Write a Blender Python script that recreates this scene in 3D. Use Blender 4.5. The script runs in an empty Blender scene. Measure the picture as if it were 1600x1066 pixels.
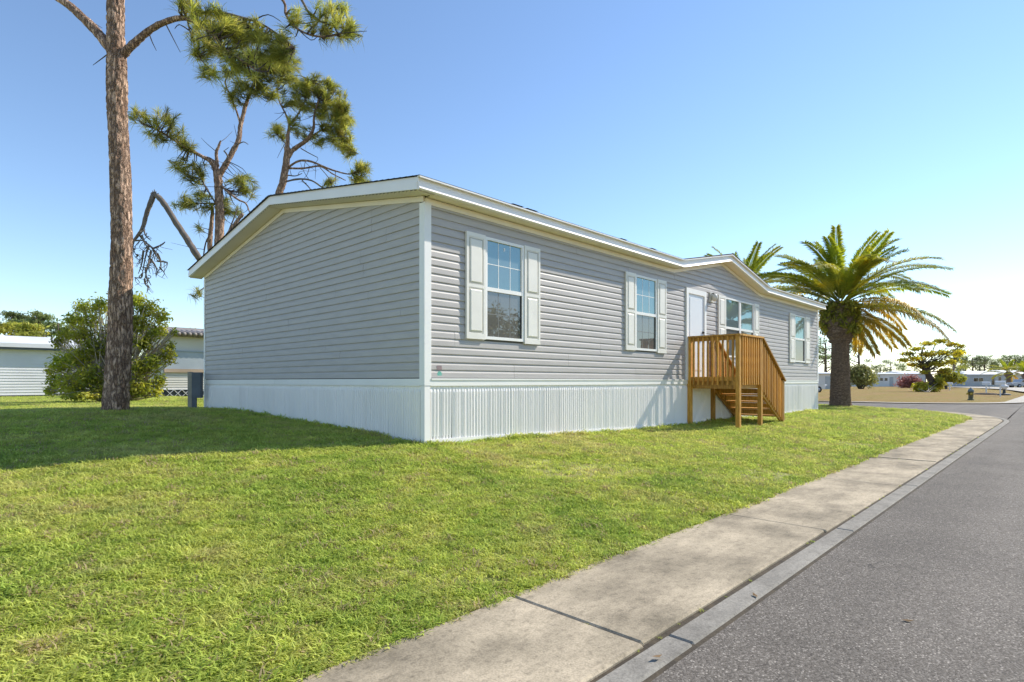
import bpy, math, random
import numpy as np
from mathutils import Vector, Matrix, noise as mnoise

S = bpy.context.scene
COL = S.collection

# ------------------------------------------------------------------ camera, sky, sun, exposure
FPX, HOR, CX = 898.0, 596.0, 800.0            # focal length and horizon of the photograph (1600 px wide)
ANG = math.atan2(867.0, FPX)
FW = np.array([math.cos(ANG), math.sin(ANG)]); RT = np.array([math.sin(ANG), -math.cos(ANG)])
EYE = 1.35
CAMXY = np.array([-4.9506, -6.4765])

cam_d = bpy.data.cameras.new('camera'); cam = bpy.data.objects.new('camera', cam_d); COL.objects.link(cam)
cam_d.sensor_width = 36.0; cam_d.lens = FPX / 1600.0 * 36.0
cam_d.shift_y = (HOR - 533.0) / 1600.0
cam_d.clip_start = 0.05; cam_d.clip_end = 6000.0
cam.location = (CAMXY[0], CAMXY[1], EYE)
cam.rotation_euler = (math.pi / 2, 0, ANG - math.pi / 2)
S.camera = cam

SUN = Vector((2.9, -1.05, 2.6)).normalized()
world = bpy.data.worlds.new('World'); S.world = world; world.use_nodes = True
wn = world.node_tree.nodes; wl = world.node_tree.links
sky = wn.new('ShaderNodeTexSky'); sky.sky_type = 'NISHITA'; sky.sun_disc = False
sky.sun_elevation = math.asin(SUN.z); sky.sun_rotation = math.atan2(SUN.x, SUN.y)
sky.altitude = 0; sky.air_density = 1.0; sky.dust_density = 0.0; sky.ozone_density = 3.0
bgn = wn['Background']; bgn.inputs['Strength'].default_value = 0.079
wl.new(sky.outputs['Color'], bgn.inputs['Color'])

sun_d = bpy.data.lights.new('sun', 'SUN'); sun = bpy.data.objects.new('sun', sun_d); COL.objects.link(sun)
sun_d.energy = 2.25; sun_d.angle = math.radians(0.55); sun_d.color = (1.0, 0.93, 0.82)
sun.rotation_euler = (-SUN).to_track_quat('-Z', 'Y').to_euler()
sun.location = SUN * 80

S.view_settings.view_transform = 'Standard'; S.view_settings.look = 'None'
S.view_settings.gamma = 1.0; S.view_settings.exposure = 1.47
S.view_settings.use_curve_mapping = False
S.render.engine = 'CYCLES'
S.cycles.max_bounces = 8; S.cycles.transparent_max_bounces = 16
S.cycles.use_denoising = True

# ------------------------------------------------------------------ measuring helpers (photograph pixel -> place)
def P(px, py, d):
    q = CAMXY + (FW + (px - CX) / FPX * RT) * d
    return np.array([q[0], q[1], EYE + (HOR - py) / FPX * d])
def PZ(px, py, z):
    return P(px, py, (EYE - z) * FPX / (py - HOR))
def depth(x, y):
    return (x - CAMXY[0]) * FW[0] + (y - CAMXY[1]) * FW[1]
def pixx(x, y):
    v0, v1 = x - CAMXY[0], y - CAMXY[1]
    return CX + FPX * (v0 * RT[0] + v1 * RT[1]) / (v0 * FW[0] + v1 * FW[1])

# ------------------------------------------------------------------ materials
MAT = {}
def newmat(name):
    m = bpy.data.materials.new(name); m.use_nodes = True
    MAT[name] = m
    return m, m.node_tree.nodes, m.node_tree.links, m.node_tree.nodes['Principled BSDF']
def ramp(n, stops):
    r = n.new('ShaderNodeValToRGB'); e = r.color_ramp.elements
    while len(e) < len(stops): e.new(0.5)
    for k, (p, c) in enumerate(stops):
        e[k].position = p; e[k].color = (c[0], c[1], c[2], 1) if not isinstance(c, (int, float)) else (c, c, c, 1)
    return r
def coords(n, l, kind='Object', scale=(1, 1, 1)):
    if kind == 'World':
        t = n.new('ShaderNodeNewGeometry').outputs['Position']
    else:
        t = n.new('ShaderNodeTexCoord').outputs[kind]
    mp = n.new('ShaderNodeMapping'); mp.inputs['Scale'].default_value = scale
    l.new(t, mp.inputs['Vector'])
    return mp.outputs['Vector']
def noise(n, l, vec, scale, detail=4, rough=0.55):
    t = n.new('ShaderNodeTexNoise'); t.inputs['Scale'].default_value = scale
    t.inputs['Detail'].default_value = detail; t.inputs['Roughness'].default_value = rough
    l.new(vec, t.inputs['Vector']); return t.outputs['Fac']
def mixc(n, l, fac, a, b, mode='MIX'):
    m = n.new('ShaderNodeMix'); m.data_type = 'RGBA'; m.blend_type = mode
    for i, v in ((6, a), (7, b)):
        if isinstance(v, (tuple, list)): m.inputs[i].default_value = (v[0], v[1], v[2], 1)
        else: l.new(v, m.inputs[i])
    if isinstance(fac, (int, float)): m.inputs[0].default_value = fac
    else: l.new(fac, m.inputs[0])
    return m.outputs[2]
def bump(n, l, b, h, strength=0.3, dist=0.01):
    k = n.new('ShaderNodeBump'); k.inputs['Strength'].default_value = strength; k.inputs['Distance'].default_value = dist
    l.new(h, k.inputs['Height']); l.new(k.outputs['Normal'], b.inputs['Normal']); return k
def simple(name, c1, c2=None, scale=6, rough=0.6, bmp=0.0, kind='Object', stretch=(1, 1, 1), lo=0.35, hi=0.65, spec=0.4, bscale=None, metal=0.0):
    m, n, l, b = newmat(name)
    b.inputs['Roughness'].default_value = rough; b.inputs['Specular IOR Level'].default_value = spec
    b.inputs['Metallic'].default_value = metal
    v = coords(n, l, kind, stretch)
    if c2 is None: c2 = tuple(x * 0.8 for x in c1)
    f = noise(n, l, v, scale)
    r = ramp(n, [(lo, c1), (hi, c2)]); l.new(f, r.inputs[0]); l.new(r.outputs[0], b.inputs['Base Color'])
    if bmp:
        f2 = noise(n, l, v, bscale or scale * 4, 3); bump(n, l, b, f2, bmp)
    return m
def leafmat(name, c1, c2, c3=None, scale=1.5, trans=0.35, rough=0.55, bright=1.35):
    m, n, l, b = newmat(name)
    v = coords(n, l, 'World')
    f = noise(n, l, v, scale, 5, 0.7)
    st = [(0.32, c1), (0.62, c2)] if c3 is None else [(0.3, c1), (0.52, c2), (0.72, c3)]
    r = ramp(n, st); l.new(f, r.inputs[0])
    at = n.new('ShaderNodeObjectInfo'); ti = n.new('ShaderNodeAttribute'); ti.attribute_name = 'tint'
    hv = n.new('ShaderNodeHueSaturation'); l.new(r.outputs[0], hv.inputs['Color'])
    mr = n.new('ShaderNodeMapRange'); mr.inputs[3].default_value = 0.8; mr.inputs[4].default_value = 1.2
    l.new(at.outputs['Random'], mr.inputs[0])
    mu = n.new('ShaderNodeMath'); mu.operation = 'MULTIPLY'; l.new(mr.outputs[0], mu.inputs[0]); l.new(ti.outputs['Fac'], mu.inputs[1]); l.new(mu.outputs[0], hv.inputs['Value'])
    col = hv.outputs[0]
    l.new(col, b.inputs['Base Color']); b.inputs['Roughness'].default_value = rough
    b.inputs['Specular IOR Level'].default_value = 0.25
    t = n.new('ShaderNodeBsdfTranslucent'); hb = n.new('ShaderNodeHueSaturation')
    hb.inputs['Value'].default_value = bright; hb.inputs['Saturation'].default_value = 1.1
    l.new(col, hb.inputs['Color']); l.new(hb.outputs[0], t.inputs['Color'])
    mx = n.new('ShaderNodeMixShader'); mx.inputs[0].default_value = trans
    l.new(b.outputs[0], mx.inputs[1]); l.new(t.outputs[0], mx.inputs[2])
    l.new(mx.outputs[0], n['Material Output'].inputs['Surface'])
    return m

simple('siding', (0.475, 0.443, 0.418), (0.43, 0.402, 0.38), 2.2, 0.5, 0.05, stretch=(1, 1, 6), bscale=40)
simple('sheathing', (0.12, 0.115, 0.11), None, 3, 0.9)
simple('white_vinyl', (0.87, 0.855, 0.82), (0.81, 0.795, 0.76), 1.6, 0.45, 0.04, kind='World', lo=0.3, hi=0.75)
simple('white_metal', (0.90, 0.865, 0.835), (0.83, 0.80, 0.77), 1.2, 0.4, 0.04, kind='World', stretch=(1, 1, 0.5), lo=0.3, hi=0.75)
simple('cream_vinyl', (0.88, 0.80, 0.68), (0.83, 0.75, 0.63), 2.0, 0.5, kind='World')
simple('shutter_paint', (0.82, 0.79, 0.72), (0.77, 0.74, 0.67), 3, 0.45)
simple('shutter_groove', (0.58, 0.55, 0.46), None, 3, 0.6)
simple('shingle', (0.06, 0.055, 0.055), (0.03, 0.03, 0.032), 25, 0.9, 0.5)
simple('door_white', (0.74, 0.76, 0.78), (0.70, 0.72, 0.74), 1, 0.35)
simple('dark_metal', (0.03, 0.03, 0.03), None, 5, 0.4)
simple('pipe_grey', (0.13, 0.15, 0.17), (0.10, 0.115, 0.13), 3, 0.55)
simple('concrete_post', (0.40, 0.36, 0.28), None, 6, 0.8)
simple('red_tag', (0.34, 0.22, 0.22), (0.24, 0.2, 0.2), 60, 0.5)
simple('green_tag', (0.10, 0.42, 0.32), (0.2, 0.45, 0.38), 50, 0.5)
simple('lamp_white', (0.7, 0.68, 0.6), None, 5, 0.3)
simple('screen_mesh', (0.085, 0.085, 0.08), (0.065, 0.065, 0.06), 8, 0.35, spec=0.5)
simple('far_white', (0.74, 0.74, 0.74), (0.66, 0.66, 0.66), 0.5, 0.5, kind='World')
simple('far_cream', (0.66, 0.63, 0.56), (0.6, 0.57, 0.5), 0.6, 0.6, kind='World')
simple('far_roof', (0.70, 0.71, 0.73), (0.62, 0.63, 0.64), 0.6, 0.5, kind='World')
simple('far_tan', (0.48, 0.36, 0.26), None, 1, 0.6)
simple('far_dark', (0.05, 0.055, 0.06), None, 1, 0.5)
simple('far_panel', (0.42, 0.46, 0.5), (0.36, 0.4, 0.44), 1, 0.3)
simple('roof_barrel', (0.20, 0.17, 0.15), (0.32, 0.29, 0.27), 3, 0.7)
simple('car_white', (0.75, 0.75, 0.75), None, 1, 0.2, spec=0.6)
simple('car_silver', (0.45, 0.46, 0.48), None, 1, 0.25, spec=0.6)
simple('car_glass', (0.02, 0.025, 0.03), None, 1, 0.05, spec=0.8)
simple('rubber', (0.02, 0.02, 0.02), None, 5, 0.8)
simple('mulch', (0.06, 0.04, 0.03), None, 20, 0.95)
simple('hydrant_body', (0.16, 0.14, 0.06), (0.10, 0.09, 0.05), 8, 0.6)
simple('hydrant_cap', (0.16, 0.22, 0.26), None, 8, 0.6)
simple('hydrant_yellow', (0.6, 0.45, 0.08), None, 8, 0.6)
simple('dead_wood', (0.20, 0.165, 0.135), (0.12, 0.10, 0.085), 7, 0.9, 0.5, stretch=(1, 1, 0.4))
simple('twig', (0.10, 0.075, 0.055), (0.06, 0.045, 0.035), 9, 0.9)
simple('grey_twig', (0.50, 0.43, 0.34), (0.34, 0.28, 0.21), 9, 0.9)
simple('soil', (0.09, 0.07, 0.045), (0.05, 0.04, 0.028), 14, 0.95, 0.5, kind='World')

def wood_mat():
    m, n, l, b = newmat('deck_wood')
    v = coords(n, l, 'Object', (9, 9, 1.2)); f = noise(n, l, v, 5, 5, 0.6)
    oi = n.new('ShaderNodeObjectInfo')
    r = ramp(n, [(0.3, (0.34, 0.145, 0.020)), (0.55, (0.57, 0.29, 0.042)), (0.75, (0.68, 0.40, 0.09))])
    l.new(f, r.inputs[0])
    hv = n.new('ShaderNodeHueSaturation'); l.new(r.outputs[0], hv.inputs['Color'])
    mr = n.new('ShaderNodeMapRange'); mr.inputs[3].default_value = 0.66; mr.inputs[4].default_value = 1.25
    l.new(oi.outputs['Random'], mr.inputs[0]); l.new(mr.outputs[0], hv.inputs['Value'])
    l.new(hv.outputs[0], b.inputs['Base Color']); b.inputs['Roughness'].default_value = 0.62
    bump(n, l, b, f, 0.35, 0.004)
wood_mat()

def glass_mat(name, tint, refl, dark):
    m, n, l, b = newmat(name)
    b.inputs['Base Color'].default_value = (*dark, 1); b.inputs['Roughness'].default_value = 0.5
    g = n.new('ShaderNodeBsdfGlossy'); g.inputs['Color'].default_value = (*tint, 1); g.inputs['Roughness'].default_value = 0.015
    v = coords(n, l, 'Object'); f = noise(n, l, v, 1.7, 2); 
    k = n.new('ShaderNodeBump'); k.inputs['Strength'].default_value = 0.05; k.inputs['Distance'].default_value = 0.02
    l.new(f, k.inputs['Height']); l.new(k.outputs[0], g.inputs['Normal'])
    lw = n.new('ShaderNodeLayerWeight'); lw.inputs['Blend'].default_value = 0.35
    mr = n.new('ShaderNodeMapRange'); mr.inputs[3].default_value = refl; mr.inputs[4].default_value = min(1, refl + 0.40)
    l.new(lw.outputs['Fresnel'], mr.inputs[0])
    mx = n.new('ShaderNodeMixShader'); l.new(mr.outputs[0], mx.inputs[0])
    l.new(b.outputs[0], mx.inputs[1]); l.new(g.outputs[0], mx.inputs[2])
    l.new(mx.outputs[0], n['Material Output'].inputs['Surface'])
glass_mat('window_glass', (0.62, 0.82, 0.80), 0.20, (0.05, 0.09, 0.10))
glass_mat('screened_glass', (0.6, 0.58, 0.54), 0.20, (0.075, 0.07, 0.06))

def asphalt_mat():
    m, n, l, b = newmat('asphalt')
    v = coords(n, l, 'World')
    vo = n.new('ShaderNodeTexVoronoi'); vo.inputs['Scale'].default_value = 125; l.new(v, vo.inputs['Vector'])
    sep = n.new('ShaderNodeSeparateColor'); l.new(vo.outputs['Color'], sep.inputs[0])
    r = ramp(n, [(0.0, (0.075, 0.063, 0.051)), (0.35, (0.130, 0.112, 0.092)), (0.7, (0.170, 0.149, 0.124)), (0.93, (0.225, 0.198, 0.167)), (1.0, (0.40, 0.355, 0.30))])
    l.new(sep.outputs[0], r.inputs[0])
    rd = ramp(n, [(0.0, 1.0), (0.55, 0.95), (1.0, 0.55)]); l.new(vo.outputs['Distance'], rd.inputs[0])
    c = mixc(n, l, 1.0, r.outputs[0], rd.outputs[0], 'MULTIPLY')
    f2 = noise(n, l, v, 0.9, 6, 0.65); r2 = ramp(n, [(0.3, 0.80), (0.7, 1.14)]); l.new(f2, r2.inputs[0])
    c = mixc(n, l, 1.0, c, r2.outputs[0], 'MULTIPLY')
    vl = coords(n, l, 'World', (0.05, 1.1, 1)); f3 = noise(n, l, vl, 1.0, 4, 0.6); r3 = ramp(n, [(0.35, 0.84), (0.6, 1.1)]); l.new(f3, r3.inputs[0])
    c = mixc(n, l, 1.0, c, r3.outputs[0], 'MULTIPLY')
    # a few thin meandering cracks, broken by noise
    nz = n.new('ShaderNodeTexNoise'); nz.inputs['Scale'].default_value = 1.3; nz.inputs['Detail'].default_value = 5; l.new(v, nz.inputs['Vector'])
    ad = n.new('ShaderNodeVectorMath'); ad.operation = 'MULTIPLY_ADD'; ad.inputs[1].default_value = (1.1, 1.1, 0); l.new(nz.outputs['Color'], ad.inputs[0]); l.new(v, ad.inputs[2])
    vc = n.new('ShaderNodeTexVoronoi'); vc.feature = 'DISTANCE_TO_EDGE'; vc.inputs['Scale'].default_value = 0.42; l.new(ad.outputs[0], vc.inputs['Vector'])
    rc = ramp(n, [(0.0, 1.0), (0.0022, 0.0)]); l.new(vc.outputs['Distance'], rc.inputs[0])
    fm = noise(n, l, v, 0.6, 3); rm = ramp(n, [(0.52, 0.0), (0.6, 0.75)]); l.new(fm, rm.inputs[0])
    mk = n.new('ShaderNodeMath'); mk.operation = 'MULTIPLY'; l.new(rc.outputs[0], mk.inputs[0]); l.new(rm.outputs[0], mk.inputs[1])
    c = mixc(n, l, mk.outputs[0], c, (0.025, 0.022, 0.02))
    l.new(c, b.inputs['Base Color']); b.inputs['Roughness'].default_value = 0.85
    b.inputs['Specular IOR Level'].default_value = 0.3
    ma = n.new('ShaderNodeMath'); ma.operation = 'SUBTRACT'; ma.inputs[0].default_value = 1
    l.new(vo.outputs['Distance'], ma.inputs[1]); bump(n, l, b, ma.outputs[0], 0.5, 0.005)
asphalt_mat()

def concrete_mat(name, base, dark, stain=0.5, seed=0.0):
    m, n, l, b = newmat(name)
    v = coords(n, l, 'World')
    f1 = noise(n, l, v, 1.3, 6, 0.65); f2 = noise(n, l, v, 6, 6, 0.7); f3 = noise(n, l, v, 90, 2, 0.6)
    r1 = ramp(n, [(0.30, dark), (0.62, base)]); l.new(f1, r1.inputs[0])
    r2 = ramp(n, [(0.36, tuple(x * 0.55 for x in base)), (0.56, base), (0.8, tuple(min(1, x * 1.08) for x in base))]); l.new(f2, r2.inputs[0])
    c = mixc(n, l, stain, r2.outputs[0], r1.outputs[0])
    vs_ = coords(n, l, 'World', (0.35, 1.6, 1)); f5 = noise(n, l, vs_, 2.4, 8, 0.8); r5 = ramp(n, [(0.34, 0.60), (0.54, 1.0)]); l.new(f5, r5.inputs[0])
    c = mixc(n, l, stain, c, mixc(n, l, 1.0, c, r5.outputs[0], 'MULTIPLY'))
    f6 = noise(n, l, v, 22, 4, 0.7); r6 = ramp(n, [(0.30, 0.55), (0.48, 1.0)]); l.new(f6, r6.inputs[0]); c = mixc(n, l, stain, c, mixc(n, l, 1.0, c, r6.outputs[0], 'MULTIPLY'))
    r3 = ramp(n, [(0.3, 0.78), (0.6, 1.08)]); l.new(f3, r3.inputs[0])
    c = mixc(n, l, 1.0, c, r3.outputs[0], 'MULTIPLY')
    l.new(c, b.inputs['Base Color']); b.inputs['Roughness'].default_value = 0.88
    b.inputs['Specular IOR Level'].default_value = 0.25
    bump(n, l, b, f3, 0.35, 0.004)
concrete_mat('sidewalk_concrete', (0.53, 0.44, 0.31), (0.14, 0.118, 0.08), 0.75)
concrete_mat('gutter_concrete', (0.32, 0.295, 0.25), (0.22, 0.20, 0.17), 0.5)
concrete_mat('pale_concrete', (0.55, 0.50, 0.42), (0.46, 0.42, 0.35), 0.5)

def bark_mat(name, light, mid, dark, sc=(17, 17, 4.2)):
    m, n, l, b = newmat(name)
    v = coords(n, l, 'Object', sc)
    nz = n.new('ShaderNodeTexNoise'); nz.inputs['Scale'].default_value = 2.0; nz.inputs['Detail'].default_value = 4
    l.new(v, nz.inputs['Vector'])
    nv = n.new('ShaderNodeVectorMath'); nv.operation = 'MULTIPLY_ADD'; nv.inputs[1].default_value = (1.5, 1.5, 1.5)
    l.new(nz.outputs['Color'], nv.inputs[0]); l.new(v, nv.inputs[2]); vv = nv.outputs[0]
    vo = n.new('ShaderNodeTexVoronoi'); vo.feature = 'DISTANCE_TO_EDGE'; vo.inputs['Scale'].default_value = 1.0
    l.new(vv, vo.inputs['Vector'])
    vc = n.new('ShaderNodeTexVoronoi'); vc.inputs['Scale'].default_value = 1.0; l.new(vv, vc.inputs['Vector'])
    sep = n.new('ShaderNodeSeparateColor'); l.new(vc.outputs['Color'], sep.inputs[0])
    rc = ramp(n, [(0.0, mid), (0.5, light), (1.0, tuple(min(1, x * 1.3) for x in light))]); l.new(sep.outputs[0], rc.inputs[0])
    f = noise(n, l, v, 1.6, 7, 0.75); rf = ramp(n, [(0.3, 0.5), (0.68, 1.25)]); l.new(f, rf.inputs[0])
    c = mixc(n, l, 1.0, rc.outputs[0], rf.outputs[0], 'MULTIPLY')
    re = ramp(n, [(0.0, 0.15), (0.16, 1.0)]); l.new(vo.outputs['Distance'], re.inputs[0])
    c = mixc(n, l, re.outputs[0], dark, c)
    l.new(c, b.inputs['Base Color']); b.inputs['Roughness'].default_value = 0.92
    b.inputs['Specular IOR Level'].default_value = 0.15
    re2 = ramp(n, [(0.0, 0.0), (0.22, 1.0)]); l.new(vo.outputs['Distance'], re2.inputs[0])
    h = mixc(n, l, 0.35, re2.outputs[0], f); bump(n, l, b, h, 0.9, 0.05)
bark_mat('pine_bark', (0.60, 0.41, 0.29), (0.36, 0.225, 0.15), (0.15, 0.095, 0.07))
bark_mat('far_bark', (0.26, 0.20, 0.16), (0.16, 0.12, 0.09), (0.06, 0.045, 0.035), (4, 4, 2))
bark_mat('palm_bark', (0.37, 0.255, 0.185), (0.26, 0.175, 0.125), (0.16, 0.108, 0.078), (9, 9, 26))

leafmat('needle_green', (0.18, 0.215, 0.045), (0.37, 0.365, 0.085), (0.60, 0.50, 0.19), 3.5, 0.5)
leafmat('bush_leaf', (0.15, 0.22, 0.035), (0.40, 0.41, 0.065), (0.66, 0.58, 0.12), 1.6, 0.5)
leafmat('far_leaf', (0.09, 0.13, 0.05), (0.16, 0.195, 0.075), (0.24, 0.26, 0.10), 0.35, 0.4)
leafmat('far_leaf_yellow', (0.17, 0.20, 0.04), (0.31, 0.31, 0.06), (0.44, 0.40, 0.08), 0.35, 0.4)
leafmat('cassia_leaf', (0.26, 0.27, 0.04), (0.48, 0.42, 0.06), (0.70, 0.56, 0.08), 0.9, 0.5)
leafmat('red_leaf', (0.30, 0.12, 0.11), (0.42, 0.20, 0.17), None, 1.2, 0.3)
leafmat('olive_leaf', (0.16, 0.17, 0.05), (0.29, 0.28, 0.10), None, 1.2, 0.3)
leafmat('frond_young', (0.17, 0.23, 0.035), (0.33, 0.36, 0.05), (0.50, 0.45, 0.07), 1.2, 0.45)
leafmat('frond_mid', (0.18, 0.22, 0.045), (0.36, 0.345, 0.06), (0.62, 0.49, 0.06), 0.8, 0.42)
leafmat('frond_old', (0.26, 0.21, 0.07), (0.46, 0.34, 0.07), (0.66, 0.46, 0.05), 0.8, 0.35)
leafmat('fern_leaf', (0.10, 0.13, 0.02), (0.24, 0.23, 0.04), (0.32, 0.24, 0.05), 2.5, 0.35)

def ground_mats():
    # mown St Augustine grass: greens, yellow patches, brown thatch, laid out by world position
    for name, kind in (('lawn_soil', 0), ('grass_blade', 1), ('dry_ground', 2)):
        m, n, l, b = newmat(name)
        v = coords(n, l, 'World')
        fa = noise(n, l, v, 0.55, 4, 0.6); fb = noise(n, l, v, 2.4, 5, 0.65); fc = noise(n, l, v, 34, 3, 0.6)
        if kind == 2:
            r = ramp(n, [(0.3, (0.22, 0.15, 0.04)), (0.5, (0.31, 0.205, 0.06)), (0.72, (0.25, 0.20, 0.045))]); l.new(fb, r.inputs[0])
            va = coords(n, l, 'World', (0.25, 1, 1)); fd = noise(n, l, va, 0.5, 4, 0.6)
            rd = ramp(n, [(0.35, (0.32, 0.19, 0.08)), (0.6, (0.25, 0.20, 0.045))]); l.new(fd, rd.inputs[0])
            c = mixc(n, l, 0.5, r.outputs[0], rd.outputs[0])
        elif kind == 0:
            r = ramp(n, [(0.35, (0.31, 0.33, 0.10)), (0.6, (0.37, 0.34, 0.14)), (0.75, (0.40, 0.32, 0.18))]); l.new(fb, r.inputs[0])
            c = r.outputs[0]
        else:
            r = ramp(n, [(0.30, (0.27, 0.38, 0.07)), (0.44, (0.49, 0.57, 0.11)), (0.57, (0.67, 0.67, 0.18)), (0.72, (0.63, 0.52, 0.28))]); l.new(fb, r.inputs[0])
            ra = ramp(n, [(0.36, (0.34, 0.46, 0.08)), (0.54, (0.54, 0.59, 0.12)), (0.70, (0.60, 0.53, 0.24))]); l.new(fa, ra.inputs[0])
            c = mixc(n, l, 0.5, r.outputs[0], ra.outputs[0])
            oi = n.new('ShaderNodeObjectInfo'); hv = n.new('ShaderNodeHueSaturation'); l.new(c, hv.inputs['Color'])
            mr = n.new('ShaderNodeMapRange'); mr.inputs[3].default_value = 0.80; mr.inputs[4].default_value = 1.36
            l.new(oi.outputs['Random'], mr.inputs[0]); l.new(mr.outputs[0], hv.inputs['Value'])
            mlt = n.new('ShaderNodeMath'); mlt.operation = 'MULTIPLY'; mlt.inputs[1].default_value = 7.31; l.new(oi.outputs['Random'], mlt.inputs[0])
            frc = n.new('ShaderNodeMath'); frc.operation = 'FRACT'; l.new(mlt.outputs[0], frc.inputs[0])
            stw = n.new('ShaderNodeMath'); stw.operation = 'GREATER_THAN'; stw.inputs[1].default_value = 0.92; l.new(frc.outputs[0], stw.inputs[0])
            c = mixc(n, l, stw.outputs[0], hv.outputs[0], (0.55, 0.43, 0.24))
        if kind != 1:
            rc = ramp(n, [(0.3, 0.65), (0.7, 1.25)]); l.new(fc, rc.inputs[0])
            c = mixc(n, l, 1.0, c, rc.outputs[0], 'MULTIPLY')
        l.new(c, b.inputs['Base Color']); b.inputs['Roughness'].default_value = 0.7 if kind == 1 else 0.95
        b.inputs['Specular IOR Level'].default_value = 0.2
        if kind == 1:
            t = n.new('ShaderNodeBsdfTranslucent'); l.new(c, t.inputs['Color'])
            mx = n.new('ShaderNodeMixShader'); mx.inputs[0].default_value = 0.5
            l.new(b.outputs[0], mx.inputs[1]); l.new(t.outputs[0], mx.inputs[2])
            l.new(mx.outputs[0], n['Material Output'].inputs['Surface'])
        else:
            bump(n, l, b, fc, 0.8, 0.05)
ground_mats()

# ------------------------------------------------------------------ mesh helpers
WORG = {}
def worg(o): return WORG.get(o.name, Vector((0, 0, 0))) if o else Vector((0, 0, 0))
class MB:
    def __init__(s): s.v = []; s.f = []
    def add(s, vs, fs):
        k = len(s.v); s.v += [tuple(map(float, p)) for p in vs]; s.f += [tuple(i + k for i in f) for f in fs]; return s
    def box(s, x0, x1, y0, y1, z0, z1):
        return s.add([(x0, y0, z0), (x1, y0, z0), (x1, y1, z0), (x0, y1, z0), (x0, y0, z1), (x1, y0, z1), (x1, y1, z1), (x0, y1, z1)],
                     [(0, 3, 2, 1), (4, 5, 6, 7), (0, 1, 5, 4), (1, 2, 6, 5), (2, 3, 7, 6), (3, 0, 4, 7)])
    def beam(s, a, b, w, h, up=(0, 0, 1)):      # bar from a to b, w across, h along up
        a, b = Vector(a), Vector(b); t = (b - a).normalized(); u = Vector(up)
        sd = t.cross(u).normalized(); u = sd.cross(t).normalized()
        vs = []
        for q in (a, b):
            for i, j in ((-1, -1), (1, -1), (1, 1), (-1, 1)): vs.append(q + sd * (i * w / 2) + u * (j * h / 2))
        return s.add(vs, [(0, 1, 2, 3), (7, 6, 5, 4), (0, 4, 5, 1), (1, 5, 6, 2), (2, 6, 7, 3), (3, 7, 4, 0)])
    def prism(s, poly, axis, a0, a1):           # polygon extruded along an axis; poly in the other two axes (kept order)
        n = len(poly); vs = []
        for a in (a0, a1):
            for p, q in poly:
                vs.append((a, p, q) if axis == 'x' else (p, a, q) if axis == 'y' else (p, q, a))
        return s.add(vs, [tuple(range(n))[::-1], tuple(range(n, 2 * n))] + [(i, (i + 1) % n, n + (i + 1) % n, n + i) for i in range(n)])
    def cyl(s, c, r, z0, z1, n=16, r2=None):
        r2 = r if r2 is None else r2; vs = []
        for z, q in ((z0, r), (z1, r2)):
            for i in range(n): vs.append((c[0] + q * math.cos(2 * math.pi * i / n), c[1] + q * math.sin(2 * math.pi * i / n), z))
        return s.add(vs, [tuple(range(n))[::-1], tuple(range(n, 2 * n))] + [(i, (i + 1) % n, n + (i + 1) % n, n + i) for i in range(n)])
    def lathe(s, c, prof, n=20):
        vs = []
        for r, z in prof:
            for i in range(n): vs.append((c[0] + r * math.cos(2 * math.pi * i / n), c[1] + r * math.sin(2 * math.pi * i / n), c[2] + z))
        fs = []
        for k in range(len(prof) - 1):
            for i in range(n): fs.append((k * n + i, k * n + (i + 1) % n, (k + 1) * n + (i + 1) % n, (k + 1) * n + i))
        fs.append(tuple(range(n))[::-1]); fs.append(tuple(range((len(prof) - 1) * n, len(prof) * n)))
        return s.add(vs, fs)
    def tube(s, pts, rad, n=6, jit=0.0, rng=None):
        pts = [Vector(p) for p in pts]; N = len(pts); ref = Vector((0.31, 0.57, 0.76)); vs = []
        for k in range(N):
            t = (pts[min(k + 1, N - 1)] - pts[max(k - 1, 0)]).normalized()
            a = t.cross(ref)
            if a.length < 1e-4: a = t.cross(Vector((1, 0, 0)))
            a.normalize(); b = t.cross(a)
            for i in range(n):
                th = 2 * math.pi * i / n; r = rad[k] * (1 + (rng.uniform(-jit, jit) if rng else 0))
                vs.append(pts[k] + (a * math.cos(th) + b * math.sin(th)) * r)
        fs = [(k * n + i, k * n + (i + 1) % n, (k + 1) * n + (i + 1) % n, (k + 1) * n + i) for k in range(N - 1) for i in range(n)]
        fs.append(tuple(range(n))[::-1]); fs.append(tuple(range((N - 1) * n, N * n)))
        return s.add(vs, fs)
    def mesh(s, name, mat, smooth=False):
        me = bpy.data.meshes.new(name); me.from_pydata(s.v, [], s.f); me.update()
        if mat: me.materials.append(MAT[mat])
        if smooth: me.polygons.foreach_set('use_smooth', [True] * len(me.polygons))
        return me
    def build(s, name, mat, parent=None, smooth=False):
        return link(name, s.mesh(name, mat, smooth), parent)
def link(name, me, parent=None, loc=(0, 0, 0), rot=None, scale=None):
    o = bpy.data.objects.new(name, me); COL.objects.link(o)
    L = Vector(loc); WORG[o.name] = L.copy()
    if parent: o.parent = parent; L = L - worg(parent)
    o.location = L
    if rot: o.rotation_euler = rot
    if scale: o.scale = scale
    return o
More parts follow.
